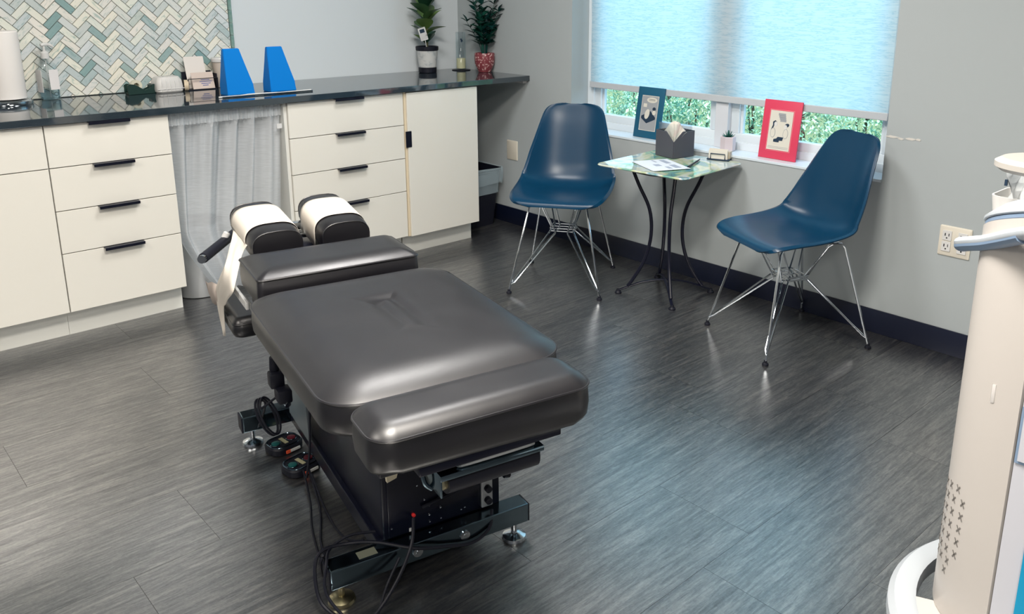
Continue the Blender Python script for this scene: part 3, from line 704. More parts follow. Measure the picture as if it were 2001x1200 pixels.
# card rack
t = thing('card_rack', 'black wire rack holding white printed cards against the tiles', 'card rack', (-1.640, -.085, CZ))
b = nb(); box(b, -.085, .058, -.045, .045, 0, .004); box(b, -.085, .058, .030, .034, 0, .085); box(b, -.085, -.081, -.045, .034, 0, .050); box(b, .054, .058, -.045, .034, 0, .075)
tube(b, [(-.085, -.047, .055), (.058, -.047, .055)], .002, 6); tube(b, [(-.085, -.047, 0), (-.085, -.047, .055)], .002, 6); tube(b, [(.058, -.047, 0), (.058, -.047, .055)], .002, 6)
obj('rack', b, blackr, t, smooth=False)
M1 = Matrix.Rotation(math.radians(-14), 4, 'X')
def cards(label, x, y, w_, h_, m_, z0=.005):
    tt = thing('printed_card', label, 'card', (-1.640+x, -.085+y, CZ+z0))
    for k in range(6):
        b = nb(); box(b, -w_/2+.001*k, w_/2+.001*k, .0018*k, .0018*k+.0012, 0, h_, M=M1); obj('card', b, m_, tt, smooth=False)
    return tt
cards('taller stack of white cards at the back of the black rack', -.020, .000, .095, .155, mat('card_white', (.68, .64, .60), .6))
tt = cards('shorter pinkish printed cards at the front of the black rack', -.008, -.040, .105, .080, mat('card_pink', (.60, .50, .44), .6))
b = nb()
for k, (a_, c_) in enumerate(((-.020, .022), (-.028, .032), (-.020, .026), (-.014, .014))): box(b, a_+.01, c_+.01, -.0012, -.0006, .042-.009*k, .0452-.009*k, M=M1)
obj('print_lines', b, mat('print_blue', (.12, .15, .35), .7), tt, smooth=False)
# paper cups
t = thing('paper_cup', 'beige paper cup with a white rim behind the left blue wedge', 'cup', (-1.539, -.070, CZ))
b = nb(); lathe(b, [(.026, 0), (.028, .002), (.035, .125), (.035, .128)], n=28); obj('cup', b, mat('cup_beige', (.50, .44, .38), .6), t)
b = nb(); lathe(b, [(.0355, .124), (.040, .126), (.041, .140), (.038, .146), (.030, .147)], n=28); obj('lid', b, whitep, t)

# leaf mesh
def leaf_mesh(name, l, w_, m, curl=.25, tip=.5, fold=.25):
    b = nb(); n = 7; rows = []
    for i in range(n+1):
        s_ = i/n; ww = w_*math.sin(PI*min(1, s_**tip))**.8 if 0 < s_ < 1 else .0006
        y = l*s_; z = -curl*l*s_*s_
        rows.append([b.verts.new((x*ww, y, z+abs(x)*ww*fold)) for x in (-1, -.5, 0, .5, 1)])
    for a_, c_ in zip(rows, rows[1:]):
        for k in range(4): b.faces.new((a_[k], a_[k+1], c_[k+1], c_[k]))
    me = bpy.data.meshes.new(name); b.to_mesh(me); b.free(); me.materials.append(m); me.shade_smooth(); return me
def leaf(me, parent, loc, yaw_, pitch_, roll=0, s_=1, name='leaf'):
    o = bpy.data.objects.new(name, me); COL.objects.link(o); o.parent = parent
    o.matrix_local = Matrix.Translation(loc) @ Matrix.Rotation(yaw_, 4, 'Z') @ Matrix.Rotation(pitch_, 4, 'X') @ Matrix.Rotation(roll, 4, 'Y') @ Matrix.Scale(s_, 4)
    return o
# plant 1
t = thing('potted_plant', 'broad-leaved green plant in a mottled white pot on the worktop', 'plant', (-.325, -.125, CZ))
b = nb(); lathe(b, [(.048, .0), (.052, .003), (.053, .030), (.050, .032), (.0485, .034)], n=32); obj('saucer', b, blackr, t)
b = nb(); lathe(b, [(.049, .030), (.052, .034), (.062, .128), (.063, .132), (.056, .132), (.050, .10)], n=32); obj('pot', b, wp, t)
b = nb(); lathe(b, [(.0632, .128), (.066, .132), (.067, .150), (.064, .153), (.058, .150), (.056, .130)], n=32); obj('inner_pot', b, blackr, t)
b = nb(); lathe(b, [(.057, .12), (.057, .138), (.001, .142)], n=20); obj('soil', b, soil, t)
b = nb(); tube(b, [(0, 0, .13), (.004, -.002, .25), (-.002, 0, .38), (0, .002, .47)], .006, 8, sm=3); stem = obj('stem', b, mat('stem_brown', (.10, .10, .04), .6), t)
lm = leaf_mesh('broad_leaf', .135, .050, fig, .30, .9, .30)
hgt = [.16, .17, .19, .20, .22, .24, .25, .27, .28, .30, .31, .33, .34, .36, .37, .39, .40, .42, .43, .45, .46, .47]
for k, z in enumerate(hgt):
    leaf(lm, t, (0, 0, z), k*2.39996+.5, math.radians(46+random.uniform(-12, 14)+k*.8), random.uniform(-.2, .2), .70+.3*math.sin(k/21*PI)+.05)
b = nb(); box(b, -.022, .022, 0, .001, 0, .075, .003, M=Matrix.Translation((-.045, -.045, .19)) @ Matrix.Rotation(math.radians(-18), 4, 'Y') @ Matrix.Rotation(math.radians(-25), 4, 'Z')); tube(b, [(-.043, -.045, .20), (-.030, -.040, .14)], .002, 6)
tg = obj('plant_tag', b, whitep, t)
b = nb(); box(b, -.014, .014, -.0012, -.0002, .045, .066, M=Matrix.Translation((-.045, -.045, .19)) @ Matrix.Rotation(math.radians(-18), 4, 'Y') @ Matrix.Rotation(math.radians(-25), 4, 'Z')); obj('tag_print', b, ink, tg, smooth=False)
# vase with candle on disk
b = nb(); lathe(b, [(.055, 0), (.056, .001), (.056, .0035), (.054, .004)], n=40); tag(obj('coaster', b, blackr, loc=(-.085, -.135, CZ)), 'thin round black coaster under the glass candle vase', 'coaster')
t = thing('candle_vase', 'tall clear glass cylinder with a cream candle between the two plants', 'vase', (-.085, -.135, CZ+.0045))
b = nb(); lathe(b, [(.030, 0), (.031, .002), (.031, .222), (.0285, .222), (.0285, .006), (.001, .006)], n=32); obj('glass', b, ac, t)
b = nb(); lathe(b, [(.0275, .007), (.0275, .065), (.026, .067), (.001, .066)], n=28); cn = obj('candle', b, candle, t)
b = nb(); tube(b, [(0, 0, .066), (0, 0, .076)], .0012, 6); obj('wick', b, ink, cn)
b = nb(); tube(b, [(-.018, -.024, .185), (-.012, -.0285, .172), (-.016, -.026, .165)], .006, 6); obj('dark_mark', b, ink, t)
# ZZ plant
t = thing('potted_plant', 'dark glossy-leaved plant in a speckled red pot in the worktop corner', 'plant', (-.040+-.015, -.325, CZ))
b = nb(); lathe(b, [(.035, 0), (.038, .002), (.045, .020), (.058, .050), (.0605, .075), (.060, .105), (.057, .112), (.053, .110), (.052, .095)], n=36); obj('pot', b, rp, t)
b = nb(); lathe(b, [(.052, .08), (.052, .096), (.001, .100)], n=20); obj('soil', b, soil, t)
zl = leaf_mesh('zz_leaf', .056, .0185, zz, .18, .9, .3)
random.seed(21)
stems = [(-2.55, .07, .36), (-1.75, .035, .30), (-.6, .10, .26), (-.2, .05, .30), (.35, .02, .24), (1.9, .04, .25), (2.8, .10, .20), (-2.0, .04, .22), (-1.0, .03, .21), (3.3, .03, .28), (.1, .02, .17)]
VR = Vector((.69, -.72, 0)); VD = Vector((.72, .69, 0))
for (a_, lean, ln_) in stems:
    d = (VR*math.cos(a_)+VD*math.sin(a_)*.6)
    pts = [V(d.x*.012, d.y*.012, .09)]
    for q in range(1, 8):
        f = q/7; pts.append(V(d.x*(.012+lean*f**1.5), d.y*(.012+lean*f**1.5), .09+ln_*f))
    b = nb(); tube(b, pts, [.0042-.0004*q for q in range(8)], 6); stm = obj('stem', b, zz, t)
    nl = int(ln_/.032)
    for q in range(2, nl+1):
        f = q/nl; p = V(d.x*(.012+lean*f**1.5), d.y*(.012+lean*f**1.5), .09+ln_*f)
        for side in (1, -1):
            ya = math.atan2(-VR.x*side, VR.y*side)+random.uniform(-.6, .6)
            leaf(zl, stm, p, ya, math.radians(42+random.uniform(-12, 12)), random.uniform(-.4, .4), .8+.3*math.sin(f*PI))
    leaf(zl, stm, pts[-1], math.atan2(-d.x, d.y), math.radians(70), 0, .9)
random.seed(5)

# ------------------------------------------------------------------ treatment table
T = thing('treatment_table', 'black padded chiropractic treatment table with split head cushions', 'treatment table', (-2.224, -2.77, 0), math.radians(-11.71))
def pad(name, w_, l_, cx, cy, zb, zp, crown, cr, parent=T, tilt=0, n=10, er=.02, side_in=.004, disp=None, m=leather, top_pow=2.0, z_fn=None):
    """upholstered cushion: side wall up to a piped seam, then a crowned top"""
    b = nb(); rings = []
    def ring(wi, li, r_, z): return [V(x, y, z) for x, y in rrect(wi, li, r_, n, 0, 0)]
    rings.append(ring(w_-.02, l_-.02, cr, zb)); rings.append(ring(w_-.006, l_-.006, cr, zb+.004)); rings.append(ring(w_-.001, l_-.001, cr, zb+.015))
    rings.append(ring(w_+.001, l_+.001, cr, (zb+zp)/2)); rings.append(ring(w_-.001, l_-.001, cr, zp-.006)); rings.append(ring(w_-.004, l_-.004, cr, zp-.001))
    K = 60 if disp else 22
    m_ = min(w_, l_)
    for k in range(K+1):
        f = k/K; ins = m_*(f**1.35)*.985
        h = crown*(1-(1-min(1, ins/min(m_*.62, .12)))**2.6)
        wi, li = w_-ins, l_-ins
        rings.append(ring(max(wi, .001), max(li, .001), max(cr*(1-f)+.0, .0008), zp+.0015+h))
    M = Matrix.Translation((cx, cy, 0)) @ Matrix.Translation((0, 0, zp)) @ Matrix.Rotation(tilt, 4, 'X') @ Matrix.Translation((0, 0, -zp))
    out_ = []
    for r_ in rings:
        rr_ = []
        for p in r_:
            q = p.copy()
            if disp: q.z += disp(p.x, p.y) if p.z > zp else 0
            if z_fn: q = z_fn(q)
            rr_.append(M @ q)
        out_.append(rr_)
    loft(b, out_); o = obj(name, b, m, parent, angle=60)
    # piping
    b = nb(); P = [M @ (z_fn(V(x, y, zp)) if z_fn else V(x, y, zp)) for x, y in rrect(w_-.0005, l_-.0005, cr, n)]; P.append(P[0].copy()); P.append(P[1].copy())
    tube(b, P, .0030, 6); obj('piping', b, leather, o)
    return o
def main_disp(x, y):
    # two shallow creases that run towards the head end
    d = 0
    for (cx, sl, dep) in ((-.010, -.16, -.010), (.040, -.22, -.011)):
        xx = x-(cx+sl*(y-.12)); d += dep*math.exp(-(xx/.017)**2)*math.exp(-((y-.11)/.13)**2)
    d += .008*math.exp(-(((x-.02)/.05)**2+((y+.03)/.06)**2))
    return d
pad('main_cushion', .283, .366, 0, .173, .500, .576, .027, .085, disp=main_disp)
def hang(p):
    q = p.copy()
    if p.z < .515: q.z -= .004*math.sin(p.x*40)+.003*math.sin(p.x*90+p.y*20)
    return q
pad('foot_cushion', .246, .081, -.006, -.284, .498, .578, .022, .050, z_fn=hang)
pad('chest_cushion', .240, .122, .006, .718, .512, .600, .020, .018, n=6)
# head cushions: crowned lengthwise bolsters
def bolster(name, cx, cy, w_, l_, z0, lift, hgt_, rz):
    b = nb(); n = 28; K = 18; rings = []
    for k in range(K+1):
        f = k/K; y = -l_+2*l_*f
        e = min(1, (min(f, 1-f)*K/2.5))**.5
        sc = .90+.10*e
        ring = []
        for i in range(n):
            a_ = 2*PI*i/n; ca, sa = math.cos(a_), math.sin(a_)
            x = w_*sc*math.copysign(abs(ca)**.62, ca)
            if sa >= 0: z = hgt_*sc*(abs(sa)**.9)
            else: z = -.045*sc*abs(sa)**.35
            ring.append(V(x, y*(1-.02*(1-e)), z+z0+lift*f))
        rings.append(ring)
    M = Matrix.Translation((cx, cy, 0)) @ Matrix.Rotation(rz, 4, 'Z')
    loft(b, [[M @ p for p in r_] for r_ in rings]); o = obj(name, b, leather, T, angle=60)
    for yy in (-l_*.985, l_*.985):
        f = (yy+l_)/(2*l_); pp = []
        for i in range(n+2):
            a_ = 2*PI*i/n; ca, sa = math.cos(a_), math.sin(a_); x = w_*.925*math.copysign(abs(ca)**.62, ca); z = hgt_*.925*(abs(sa)**.9) if sa >= 0 else -.045*.925*abs(sa)**.35
            pp.append(M @ V(x, yy, z+z0+lift*f))
        b = nb(); tube(b, pp, .002, 6); obj('piping', b, leather, o)
    return M
HB = []
for cx, rz in ((-.098, math.radians(1)), (.128, math.radians(-1))):
    M = bolster('head_cushion', cx, 1.065, .084, .150, .600, .030, .050, rz); HB.append(M)
# paper strips
def strip(M, w_, y0, y1, drop_l, drop_r):
    n = 40; K = 10; rr = []
    for k in range(K+1):
        y = y0+(y1-y0)*k/K; row = []
        f = (y+.15)/.30
        for i in range(n+1):
            a_ = PI*(1-i/n); ca, sa = math.cos(a_), max(0, math.sin(a_)); x = (w_+.002)*math.copysign(abs(ca)**.62, ca); z = (.050+.003)*(sa**.9)
            row.append(M @ V(x, y, z+.600+.030*f))
        row.append(M @ V(w_+.003, y, .600+.030*f-drop_r*(.5+.5*k/K)))
        row.insert(0, M @ V(-w_-.003, y, .600+.030*f-drop_l))
        rr.append(row)
    return rr
b = nb(); loft(b, strip(HB[1], .084, -.085, .090, .050, .035), closed=False, cap0=False, cap1=False); o = solid(obj('headrest_paper', b, paper, None), .0006, 1)
o.location = T.location; o.rotation_euler = T.rotation_euler; tag(o, 'white paper strip draped over the right head cushion', 'paper')
tp_ = thing('headrest_paper', 'torn white paper strip over the left head cushion, trailing towards the floor', 'paper', tuple(T.location), T.rotation_euler.z)
b = nb(); loft(b, strip(HB[0], .084, -.085, .100, .004, .030), closed=False, cap0=False, cap1=False); solid(obj('sheet', b, paper, tp_), .0006, 1)
b = nb(); rr = []
LF = [(-.186, 1.120, .614), (-.200, 1.080, .606), (-.225, 1.035, .570), (-.250, .999, .535), (-.256, 1.06, .480), (-.255, 1.12, .435), (-.252, 1.17, .395), (-.250, 1.176, .338), (-.250, 1.115, .262)]
RG = [(-.180, .962, .602), (-.197, .968, .578), (-.215, .940, .550), (-.236, .900, .508), (-.247, .883, .482), (-.252, .95, .440), (-.250, 1.03, .395), (-.250, 1.090, .358), (-.250, 1.105, .258)]
LS, RS_ = smooth_path(LF, 3), smooth_path(RG, 3)
for i, (p0, p1) in enumerate(zip(LS, RS_)):
    rr.append([p1.lerp(p0, k/8)+V(-.012*math.sin(PI*k/8)*min(1, i/8)*(1-i/30)+.003*math.sin(k*1.4+i*.35), 0, 0) for k in range(9)])
loft(b, rr, closed=False, cap0=False, cap1=False); solid(obj('tail', b, paper, tp_), .0006, 1)
b = nb(); loft(b, [[V(-.252, 1.150, .428), V(-.258, 1.21, .420), V(-.262, 1.27, .398), V(-.262, 1.318, .392)], [V(-.256, 1.155, .392), V(-.262, 1.21, .388), V(-.264, 1.27, .372), V(-.258, 1.302, .356)], [V(-.252, 1.160, .350), V(-.256, 1.20, .340), V(-.258, 1.235, .336), V(-.256, 1.25, .330)]], closed=False, cap0=False, cap1=False)
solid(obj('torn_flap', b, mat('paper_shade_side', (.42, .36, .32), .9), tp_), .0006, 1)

# arm rest, brackets, handle
pad('arm_rest', .048, .140, -.192, 1.130, .280, .330, .020, .032, n=6)
BX('arm_rest_arm', blackm, T, -.19, -.05, 1.09, 1.14, .255, .285, bev=.004)
BX('arm_rest_strut', blackm, T, -.09, -.05, 1.09, 1.14, .28, .54, bev=.004)
BX('slotted_bracket', whitep, T, -.232, -.222, .80, .98, .448, .474, bev=.003)
b = nb(); tube(b, [(-.302, 1.035, .560), (-.150, 1.300, .556)], .0165, 16); obj('lever_grip', b, blackr, T)
b = nb(); tube(b, [(-.310, 1.021, .560), (-.299, 1.040, .560)], .0135, 16); obj('lever_tip', b, chrome, T)
b = nb(); tube(b, [(-.155, 1.291, .556), (-.06, 1.20, .545), (.0, 1.12, .535)], .008, 10); obj('lever_rod', b, chrome, T)
b = nb(); lathe(b, [(.004, -.01), (.011, -.008), (.012, .010), (.008, .014)], n=14, M=Matrix.Translation((-.200, 1.205, .575)) @ Matrix.Rotation(.6, 4, 'Y')); obj('white_knob', b, whitep, T)
b = nb(); box(b, -.06, .09, 1.155, 1.190, .575, .600, .003); box(b, -.06, .09, 1.100, 1.125, .560, .575, .003); obj('head_crossbar', b, chrome, T)
b = nb(); box(b, -.10, .14, .86, 1.24, .535, .552, .004); box(b, -.03, .07, .70, 1.22, .505, .536, .004); obj('head_frame', b, blackm, T)
# upper frame & column
b = nb(); box(b, -.205, .205, -.20, .84, .458, .498, .005); box(b, -.16, .16, -.35, -.19, .478, .500, .003); box(b, -.20, -.16, -.23, .84, .425, .470, .004); box(b, .16, .20, -.23, .84, .425, .470, .004); box(b, -.20, .20, -.235, -.195, .425, .468, .004)
box(b, -.17, .17, .55, .84, .490, .513, .003); obj('upper_frame', b, blackm, T)
b = nb(); box(b, -.118, .198, .002, .60, .085, .400, .006); box(b, -.150, .198, .06, .56, .36, .460, .006); obj('lift_housing', b, blackm, T)
b = nb(); box(b, -.105, .15, -.004, .004, .11, .30, .002); obj('rear_panel', b, mat('black_panel', (.003, .004, .012), .25), T)
b = nb(); prism(b, [(0, 0), (.21, 0), (.21, .17), (.02, .23)], .006, Matrix.Translation((-.150, .50, .13)) @ Matrix.Rotation(PI/2, 4, 'Z') @ Matrix.Rotation(PI/2, 4, 'X')); obj('side_plate', b, mat('grey_side_plate', (.16, .19, .21), .35, metal=.4), T)
# base tubes
b = nb(); box(b, -.262, .256, -.045, .006, .055, .106, .003); bt_ = obj('base_tube', b, steel, T, angle=20)
for x in (-.05, .075):
    bb = nb(); lathe(bb, [(.0125, 0), (.0125, .003), (.006, .0035), (.006, .005), (.0001, .005)], n=20, M=Matrix.Translation((x, -.045, .080)) @ Matrix.Rotation(PI/2, 4, 'X')); obj('bolt', bb, chrome, bt_)
BX('end_cap', blackr, bt_, .256, .259, -.044, .005, .056, .105); BX('end_cap', blackr, bt_, -.265, -.262, -.044, .005, .056, .105)
b = nb(); box(b, -.275, .262, .790, .842, .055, .106, .003); bt2 = obj('base_tube', b, steel, T, angle=20); bt2['label'] = 'base tube at the head end'
BX('end_cap', blackr, bt2, -.279, -.275, .791, .841, .056, .105)
for sx in (-.11, .15): BX('base_rail', blackm, T, sx-.02, sx+.02, .006, .790, .058, .104, bev=.003)
for x, y, m_ in ((-.232, -.018, brassy), (.228, -.018, chrome), (-.245, .818, chrome), (.235, .818, chrome)):
    b = nb(); lathe(b, [(.030, 0), (.032, .003), (.030, .010), (.018, .016), (.008, .018), (.008, .056)], c=(x, y, 0), n=26); obj('levelling_foot', b, m_, T)
# paper roll holder at foot end
b = nb(); tube(b, [(-.088, -.300, .424), (.122, -.300, .424)], .028, 24); rh = obj('roll_holder', b, blackr, T)
b = nb(); tube(b, [(-.095, -.300, .424), (-.088, -.300, .424)], .019, 20); obj('holder_knob', b, brassy, rh)
b = nb(); tube(b, [(.122, -.300, .424), (.128, -.300, .424)], .019, 20); obj('holder_knob', b, chrome, rh)
b = nb(); box(b, -.115, .120, -.345, -.255, .460, .464, .001); box(b, -.115, -.111, -.345, -.255, .415, .462, .001); box(b, -.115, .120, -.347, -.344, .452, .464, .001); obj('roll_bracket', b, steel, T)
b = nb(); tube(b, [(-.070, -.330, .470), (-.050, -.338, .472), (.085, -.338, .472), (.098, -.330, .470)], .006, 10, sm=3); obj('tear_bar', b, galv, T)
b = nb(); tube(b, [(-.118, -.270, .478), (-.128, -.285, .455), (-.126, -.292, .425), (-.112, -.296, .410)], .005, 8, sm=4); obj('bent_rod', b, steel, T)
# rear face details
b = nb(); box(b, .140, .172, -.010, -.002, .112, .186, .003); kp = obj('switch_plate', b, galv, T)
for z in (.166, .133):
    b = nb(); lathe(b, [(.009, 0), (.009, .012), (.006, .014)], n=16, M=Matrix.Translation((.156, -.010, z)) @ Matrix.Rotation(PI/2, 4, 'X')); obj('knob', b, blackr, kp)
b = nb(); tube(b, [(-.02, -.010, .170), (.11, -.014, .196), (.150, -.020, .212), (.165, -.022, .212), (.195, -.020, .198), (.206, -.018, .195)], .0045, 8, sm=3); tube(b, [(.200, -.018, .196), (.214, -.018, .193)], .011, 12); obj('crank_lever', b, blackr, T)
BX('warning_sticker', whitep, T, -.054, -.045, -.0055, -.0045, .112, .121)
b = nb(); lathe(b, [(.0045, 0), (.0045, .006), (.003, .007)], n=12, M=Matrix.Translation((-.042, -.004, .155)) @ Matrix.Rotation(PI/2, 4, 'X')); obj('red_button', b, redb, T)
for x, z in ((-.098, .135), (.0, .12), (.0, .14), (.0, .165), (-.012, .185), (.03, .12), (.03, .15), (.03, .18), (.03, .215), (-.03, .23), (.085, .125), (.095, .128)):
    b = nb(); lathe(b, [(.0022, 0), (.0022, .002), (.001, .0025)], n=8, M=Matrix.Translation((x, -.004, z)) @ Matrix.Rotation(PI/2, 4, 'X')); obj('screw', b, chrome, T)
b = nb(); prism(b, [(0, 0), (.022, .006), (.030, .034), (.024, .036), (.010, .026), (-.002, .032)], .01, Matrix.Translation((-.140, -.10, .330)) @ Matrix.Rotation(PI/2, 4, 'X')); obj('worn_foam_corner', b, mat('torn_foam', (.65, .58, .42), .9), T)
# under-cushion control and hanging cable coil
b = nb(); box(b, -.235, -.195, .535, .575, .300, .345, .006); box(b, -.225, -.185, .50, .55, .265, .305, .006); lathe(b, [(.012, 0), (.014, .01), (.012, .045), (.006, .05)], c=(-.215, .565, .340), n=14); obj('adjuster_block', b, blackr, T)
b = nb(); tube(b, [(-.205, .522, .268), (-.20, .50, .262)], .009, 10); obj('adjuster_screw', b, chrome, T)
def cable(name, pts, r_=.0032, k=8, par=T, m=blackr):
    b = nb(); tube(b, pts, r_, 7, sm=k); return obj(name, b, m, par)
coil = []
for k in range(26):
    a_ = k/26*PI*2*2.4; coil.append((-.232-.026*math.cos(a_)-.0006*k, .575+.026*math.sin(a_)+.002*k*.3, .205+.050*math.sin(a_+.6)-.0004*k))
cable('coiled_cable', [(-.205, .53, .27), (-.215, .56, .265)]+coil+[(-.25, .66, .14), (-.235, .74, .10)], .0035, 3)
cable('cable', [(-.155, .44, .40), (-.160, .43, .28), (-.170, .42, .16), (-.18, .44, .06)])
# foot pedals
def pedal(label, x, y, rz):
    M = T.matrix_basis if False else None
    base_ = Matrix.Translation(T.location) @ Matrix.Rotation(T.rotation_euler.z, 4, 'Z')
    p = base_ @ V(x, y, 0)
    t = thing('foot_pedal', label, 'foot pedal', tuple(p), T.rotation_euler.z+rz, 'black foot pedals beside the table base')
    b = nb(); loft(b, [[V(a_, c_, z) for a_, c_ in rrect(w_, l_, .028, 6)] for w_, l_, z in ((.046, .036, 0), (.052, .041, .004), (.053, .042, .022), (.050, .039, .027))]); obj('base', b, blackr, t)
    b = nb(); tube(b, [V(a_, c_, .0275) for a_, c_ in rrect(.047, .036, .026, 6)+rrect(.047, .036, .026, 6)[:2]], .0022, 6); obj('rim', b, steel, t)
    for s_, m_ in ((-1, mat('teal_button', (.01, .10, .10), .4)), (1, mat('dark_red_button', (.10, .01, .02), .4))):
        b = nb(); lathe(b, [(.013, .026), (.013, .030), (.010, .031)], c=(s_*.027, 0, 0), n=16); obj('pedal_button', b, m_, t)
        b = nb(); tube(b, [(s_*.027+.0165*math.cos(q*PI/8), .0165*math.sin(q*PI/8), .028) for q in range(17)], .0012, 5); obj('button_ring', b, steel, t)
    BX('name_strip', mat('pale_strip', (.40, .38, .24), .6), t, -.006, .006, -.020, .020, .027, .0285)
    BX('orange_rocker', orange, t, -.018, -.004, -.046, -.041, .006, .016, bev=.001); BX('white_strip', whitep, t, -.004, .030, -.046, -.041, .007, .015, bev=.001)
pedal('farther black foot pedal unit beside the table base', -.170, .735, .30)
pedal('nearer black foot pedal unit beside the table base', -.158, .590, .35)
# loose cables on near end
cable('power_cable', [(-.045, -.012, .150), (-.07, -.060, .120), (-.11, -.085, .070), (-.16, -.105, .025), (-.20, -.115, .006), (-.245, -.095, .006), (-.285, -.04, .03), (-.285, .0, .09), (-.262, .02, .12), (-.20, .02, .118), (-.14, -.01, .118), (-.06, -.055, .10), (.02, -.055, .075), (.09, -.055, .060), (.14, -.05, .08), (.158, -.03, .115)], .0042)
cable('thin_cable', [(-.165, .53, .03), (-.185, .40, .005), (-.215, .28, .005), (-.235, .14, .005), (-.255, .05, .03), (-.268, .01, .10), (-.24, .03, .115)])
cable('thin_cable', [(-.150, .53, .03), (-.170, .36, .006), (-.21, .22, .006), (-.225, .12, .01), (-.245, .04, .06), (-.262, .01, .115)])
cable('thin_cable', [(-.150, .50, .03), (-.160, .33, .006), (-.155, .20, .008), (-.125, .13, .03)])
cable('loop_cable', [(-.13, .02, .125), (-.19, .03, .13), (-.24, .02, .12), (-.262, -.02, .115), (-.276, -.055, .06), (-.235, -.11, .005), (-.19, -.12, .005), (-.14, -.075, .045), (-.10, -.055, .09)], .0036)
BX('tube_label', mat('olive_label', (.16, .17, .13), .5), bt_, -.19, -.145, -.035, -.008, .1055, .1068)

# ------------------------------------------------------------------ white medical cart
RX, RY, RR = -1.54, -3.97, .250
TNr = math.atan2(-.945, .325)
SQ = Matrix.Rotation(TNr, 4, 'Z') @ Matrix.Diagonal((1, .66, 1, 1)) @ Matrix.Rotation(-TNr, 4, 'Z')
TDv = V(-.945, -.325, 0)
def squash(o, tilt=True):
    for v_ in o.data.vertices:
        v_.co = SQ @ v_.co
        if tilt: v_.co.z += .45*v_.co.dot(TDv)*max(0, min(1, (v_.co.z-.30)/.62))
K_ = thing('medical_cart', 'tall rounded white medical device on a ringed wheel base, at the right edge', 'medical device', (RX, RY, 0))
def arc(r_, a0, a1, n=60): return [(r_*math.cos(a0+(a1-a0)*k/n), r_*math.sin(a0+(a1-a0)*k/n)) for k in range(n+1)]
aS = math.atan2(-3.888-RY, -1.776-RX)  # seam angle
if aS < 0: aS += 2*PI
b = nb(); pr_ = arc(RR, aS-PI*1.0, aS, 70)
inn = arc(RR-.04, aS, aS-PI*1.0, 70)
rings = []
for z, ins in ((.155, .006), (.160, .001), (.168, 0), (.40, 0), (.70, 0), (.957, 0)):
    s_ = (RR-ins)/RR; rings.append([V(x*s_, y*s_, z) for x, y in pr_]+[V(x, y, z) for x, y in inn])
loft(b, rings); body = obj('front_cover', b, warmp, K_)
b = nb(); pa = arc(RR-.004, aS+.012, aS+PI*.98, 50); pb = arc(RR-.05, aS+PI*.98, aS+.012, 50)
loft(b, [[V(x, y, z) for x, y in pa+pb] for z in (.155, .957)]); sp = obj('side_cover', b, mat('cool_white_plastic', (.52, .53, .58), .35), K_)
b = nb(); pa = arc(RR-.0005, aS+.02, aS+.42, 14); pb = arc(RR-.008, aS+.42, aS+.02, 14)
loft(b, [[V(x, y, z) for x, y in pa+pb] for z in (.54, .64)]); obj('grab_recess', b, bluegrey, K_)
b = nb(); pa = arc(RR+.003, aS+.05, aS+.42, 14); pb = arc(RR-.008, aS+.42, aS+.05, 14)
loft(b, [[V(x, y, z) for x, y in pa+pb] for z in (.545, .635)]); obj('grab_flap', b, mat('cool_white_plastic'), K_)
b = nb(); pa = arc(RR+.003, aS+.20, aS+.9, 20); pb = arc(RR-.008, aS+.9, aS+.20, 20)
loft(b, [[V(x, y, z) for x, y in pa+pb] for z in (.16, .40)]); obj('blue_panel', b, skyblue, K_)
BXa = aS-.24
b = nb(); box(b, RR-.001, RR+.0015, -.005, .005, .630, .665, .002, M=Matrix.Rotation(BXa, 4, 'Z')); obj('indicator', b, mat('pale_indicator', (.56, .54, .52), .3), K_)
# ventilation crosses
cm = nb()
for a_ in (35, -35): box(cm, -.0003, .0004, -.0012, .0012, -.0085, .0085, M=Matrix.Rotation(math.radians(a_), 4, 'X'))
cme = bpy.data.meshes.new('vent_cross'); cm.to_mesh(cme); cm.free(); cme.materials.append(mat('vent_dark', (.16, .15, .14), .8))
for r_i, (z, n_) in enumerate(((.440, 3), (.418, 5), (.391, 6), (.364, 6), (.337, 6), (.310, 5), (.283, 3), (.258, 1))):
    for k in range(n_):
        a_ = aS-.40-.004*r_i-k*.15+(.17 if r_i == 0 else 0)*0-(.10 if r_i in (0, 6) else 0)-(.13 if r_i == 7 else 0)
        o = bpy.data.objects.new('vent_cross', cme); COL.objects.link(o); o.parent = body
        o.location = ((RR)*math.cos(a_), (RR)*math.sin(a_), z-.004*k); o.rotation_euler = (0, 0, a_)
# top
b = nb(); n = 72
def circ(r_, z, tz=0): return [V(r_*math.cos(2*PI*k/n), r_*math.sin(2*PI*k/n), z) for k in range(n)]
loft(b, [circ(RR-.004, .957), circ(RR-.002, .959), circ(RR-.002, .965), circ(RR-.006, .967)]); obj('grey_band', b, bluegrey, K_)
b = nb(); loft(b, [circ(RR-.004, .967), circ(RR+.001, .969), circ(RR+.001, .974), circ(RR-.025, .996), circ(RR-.030, .998)]); obj('top_cap', b, mat('cap_white', (.48, .52, .56), .35), K_)
b = nb(); loft(b, [circ(RR-.033, .997), circ(RR-.035, 1.001), circ(.01, 1.004)]); obj('top_panel', b, greyp, K_)
tg = thing('plastic_packet', 'crumpled clear plastic packet standing in the tray on the white device', 'packet', (RX, RY, .9635))
b = nb(); rr = []
for i in range(7):
    f = i/6; rr.append([V(.072+.040*(k/8-.5)+.006*math.sin(k*2.1+i), .222-.05*(k/8-.5)+.006*math.cos(k*1.7+i*1.3), .002+.105*f*(1-.35*abs(k/8-.35))) for k in range(9)])
loft(b, rr, closed=False, cap0=False, cap1=False); solid(obj('film', b, mat('milky_film', (.70, .74, .76), .25, alpha=.6), tg), .0008)
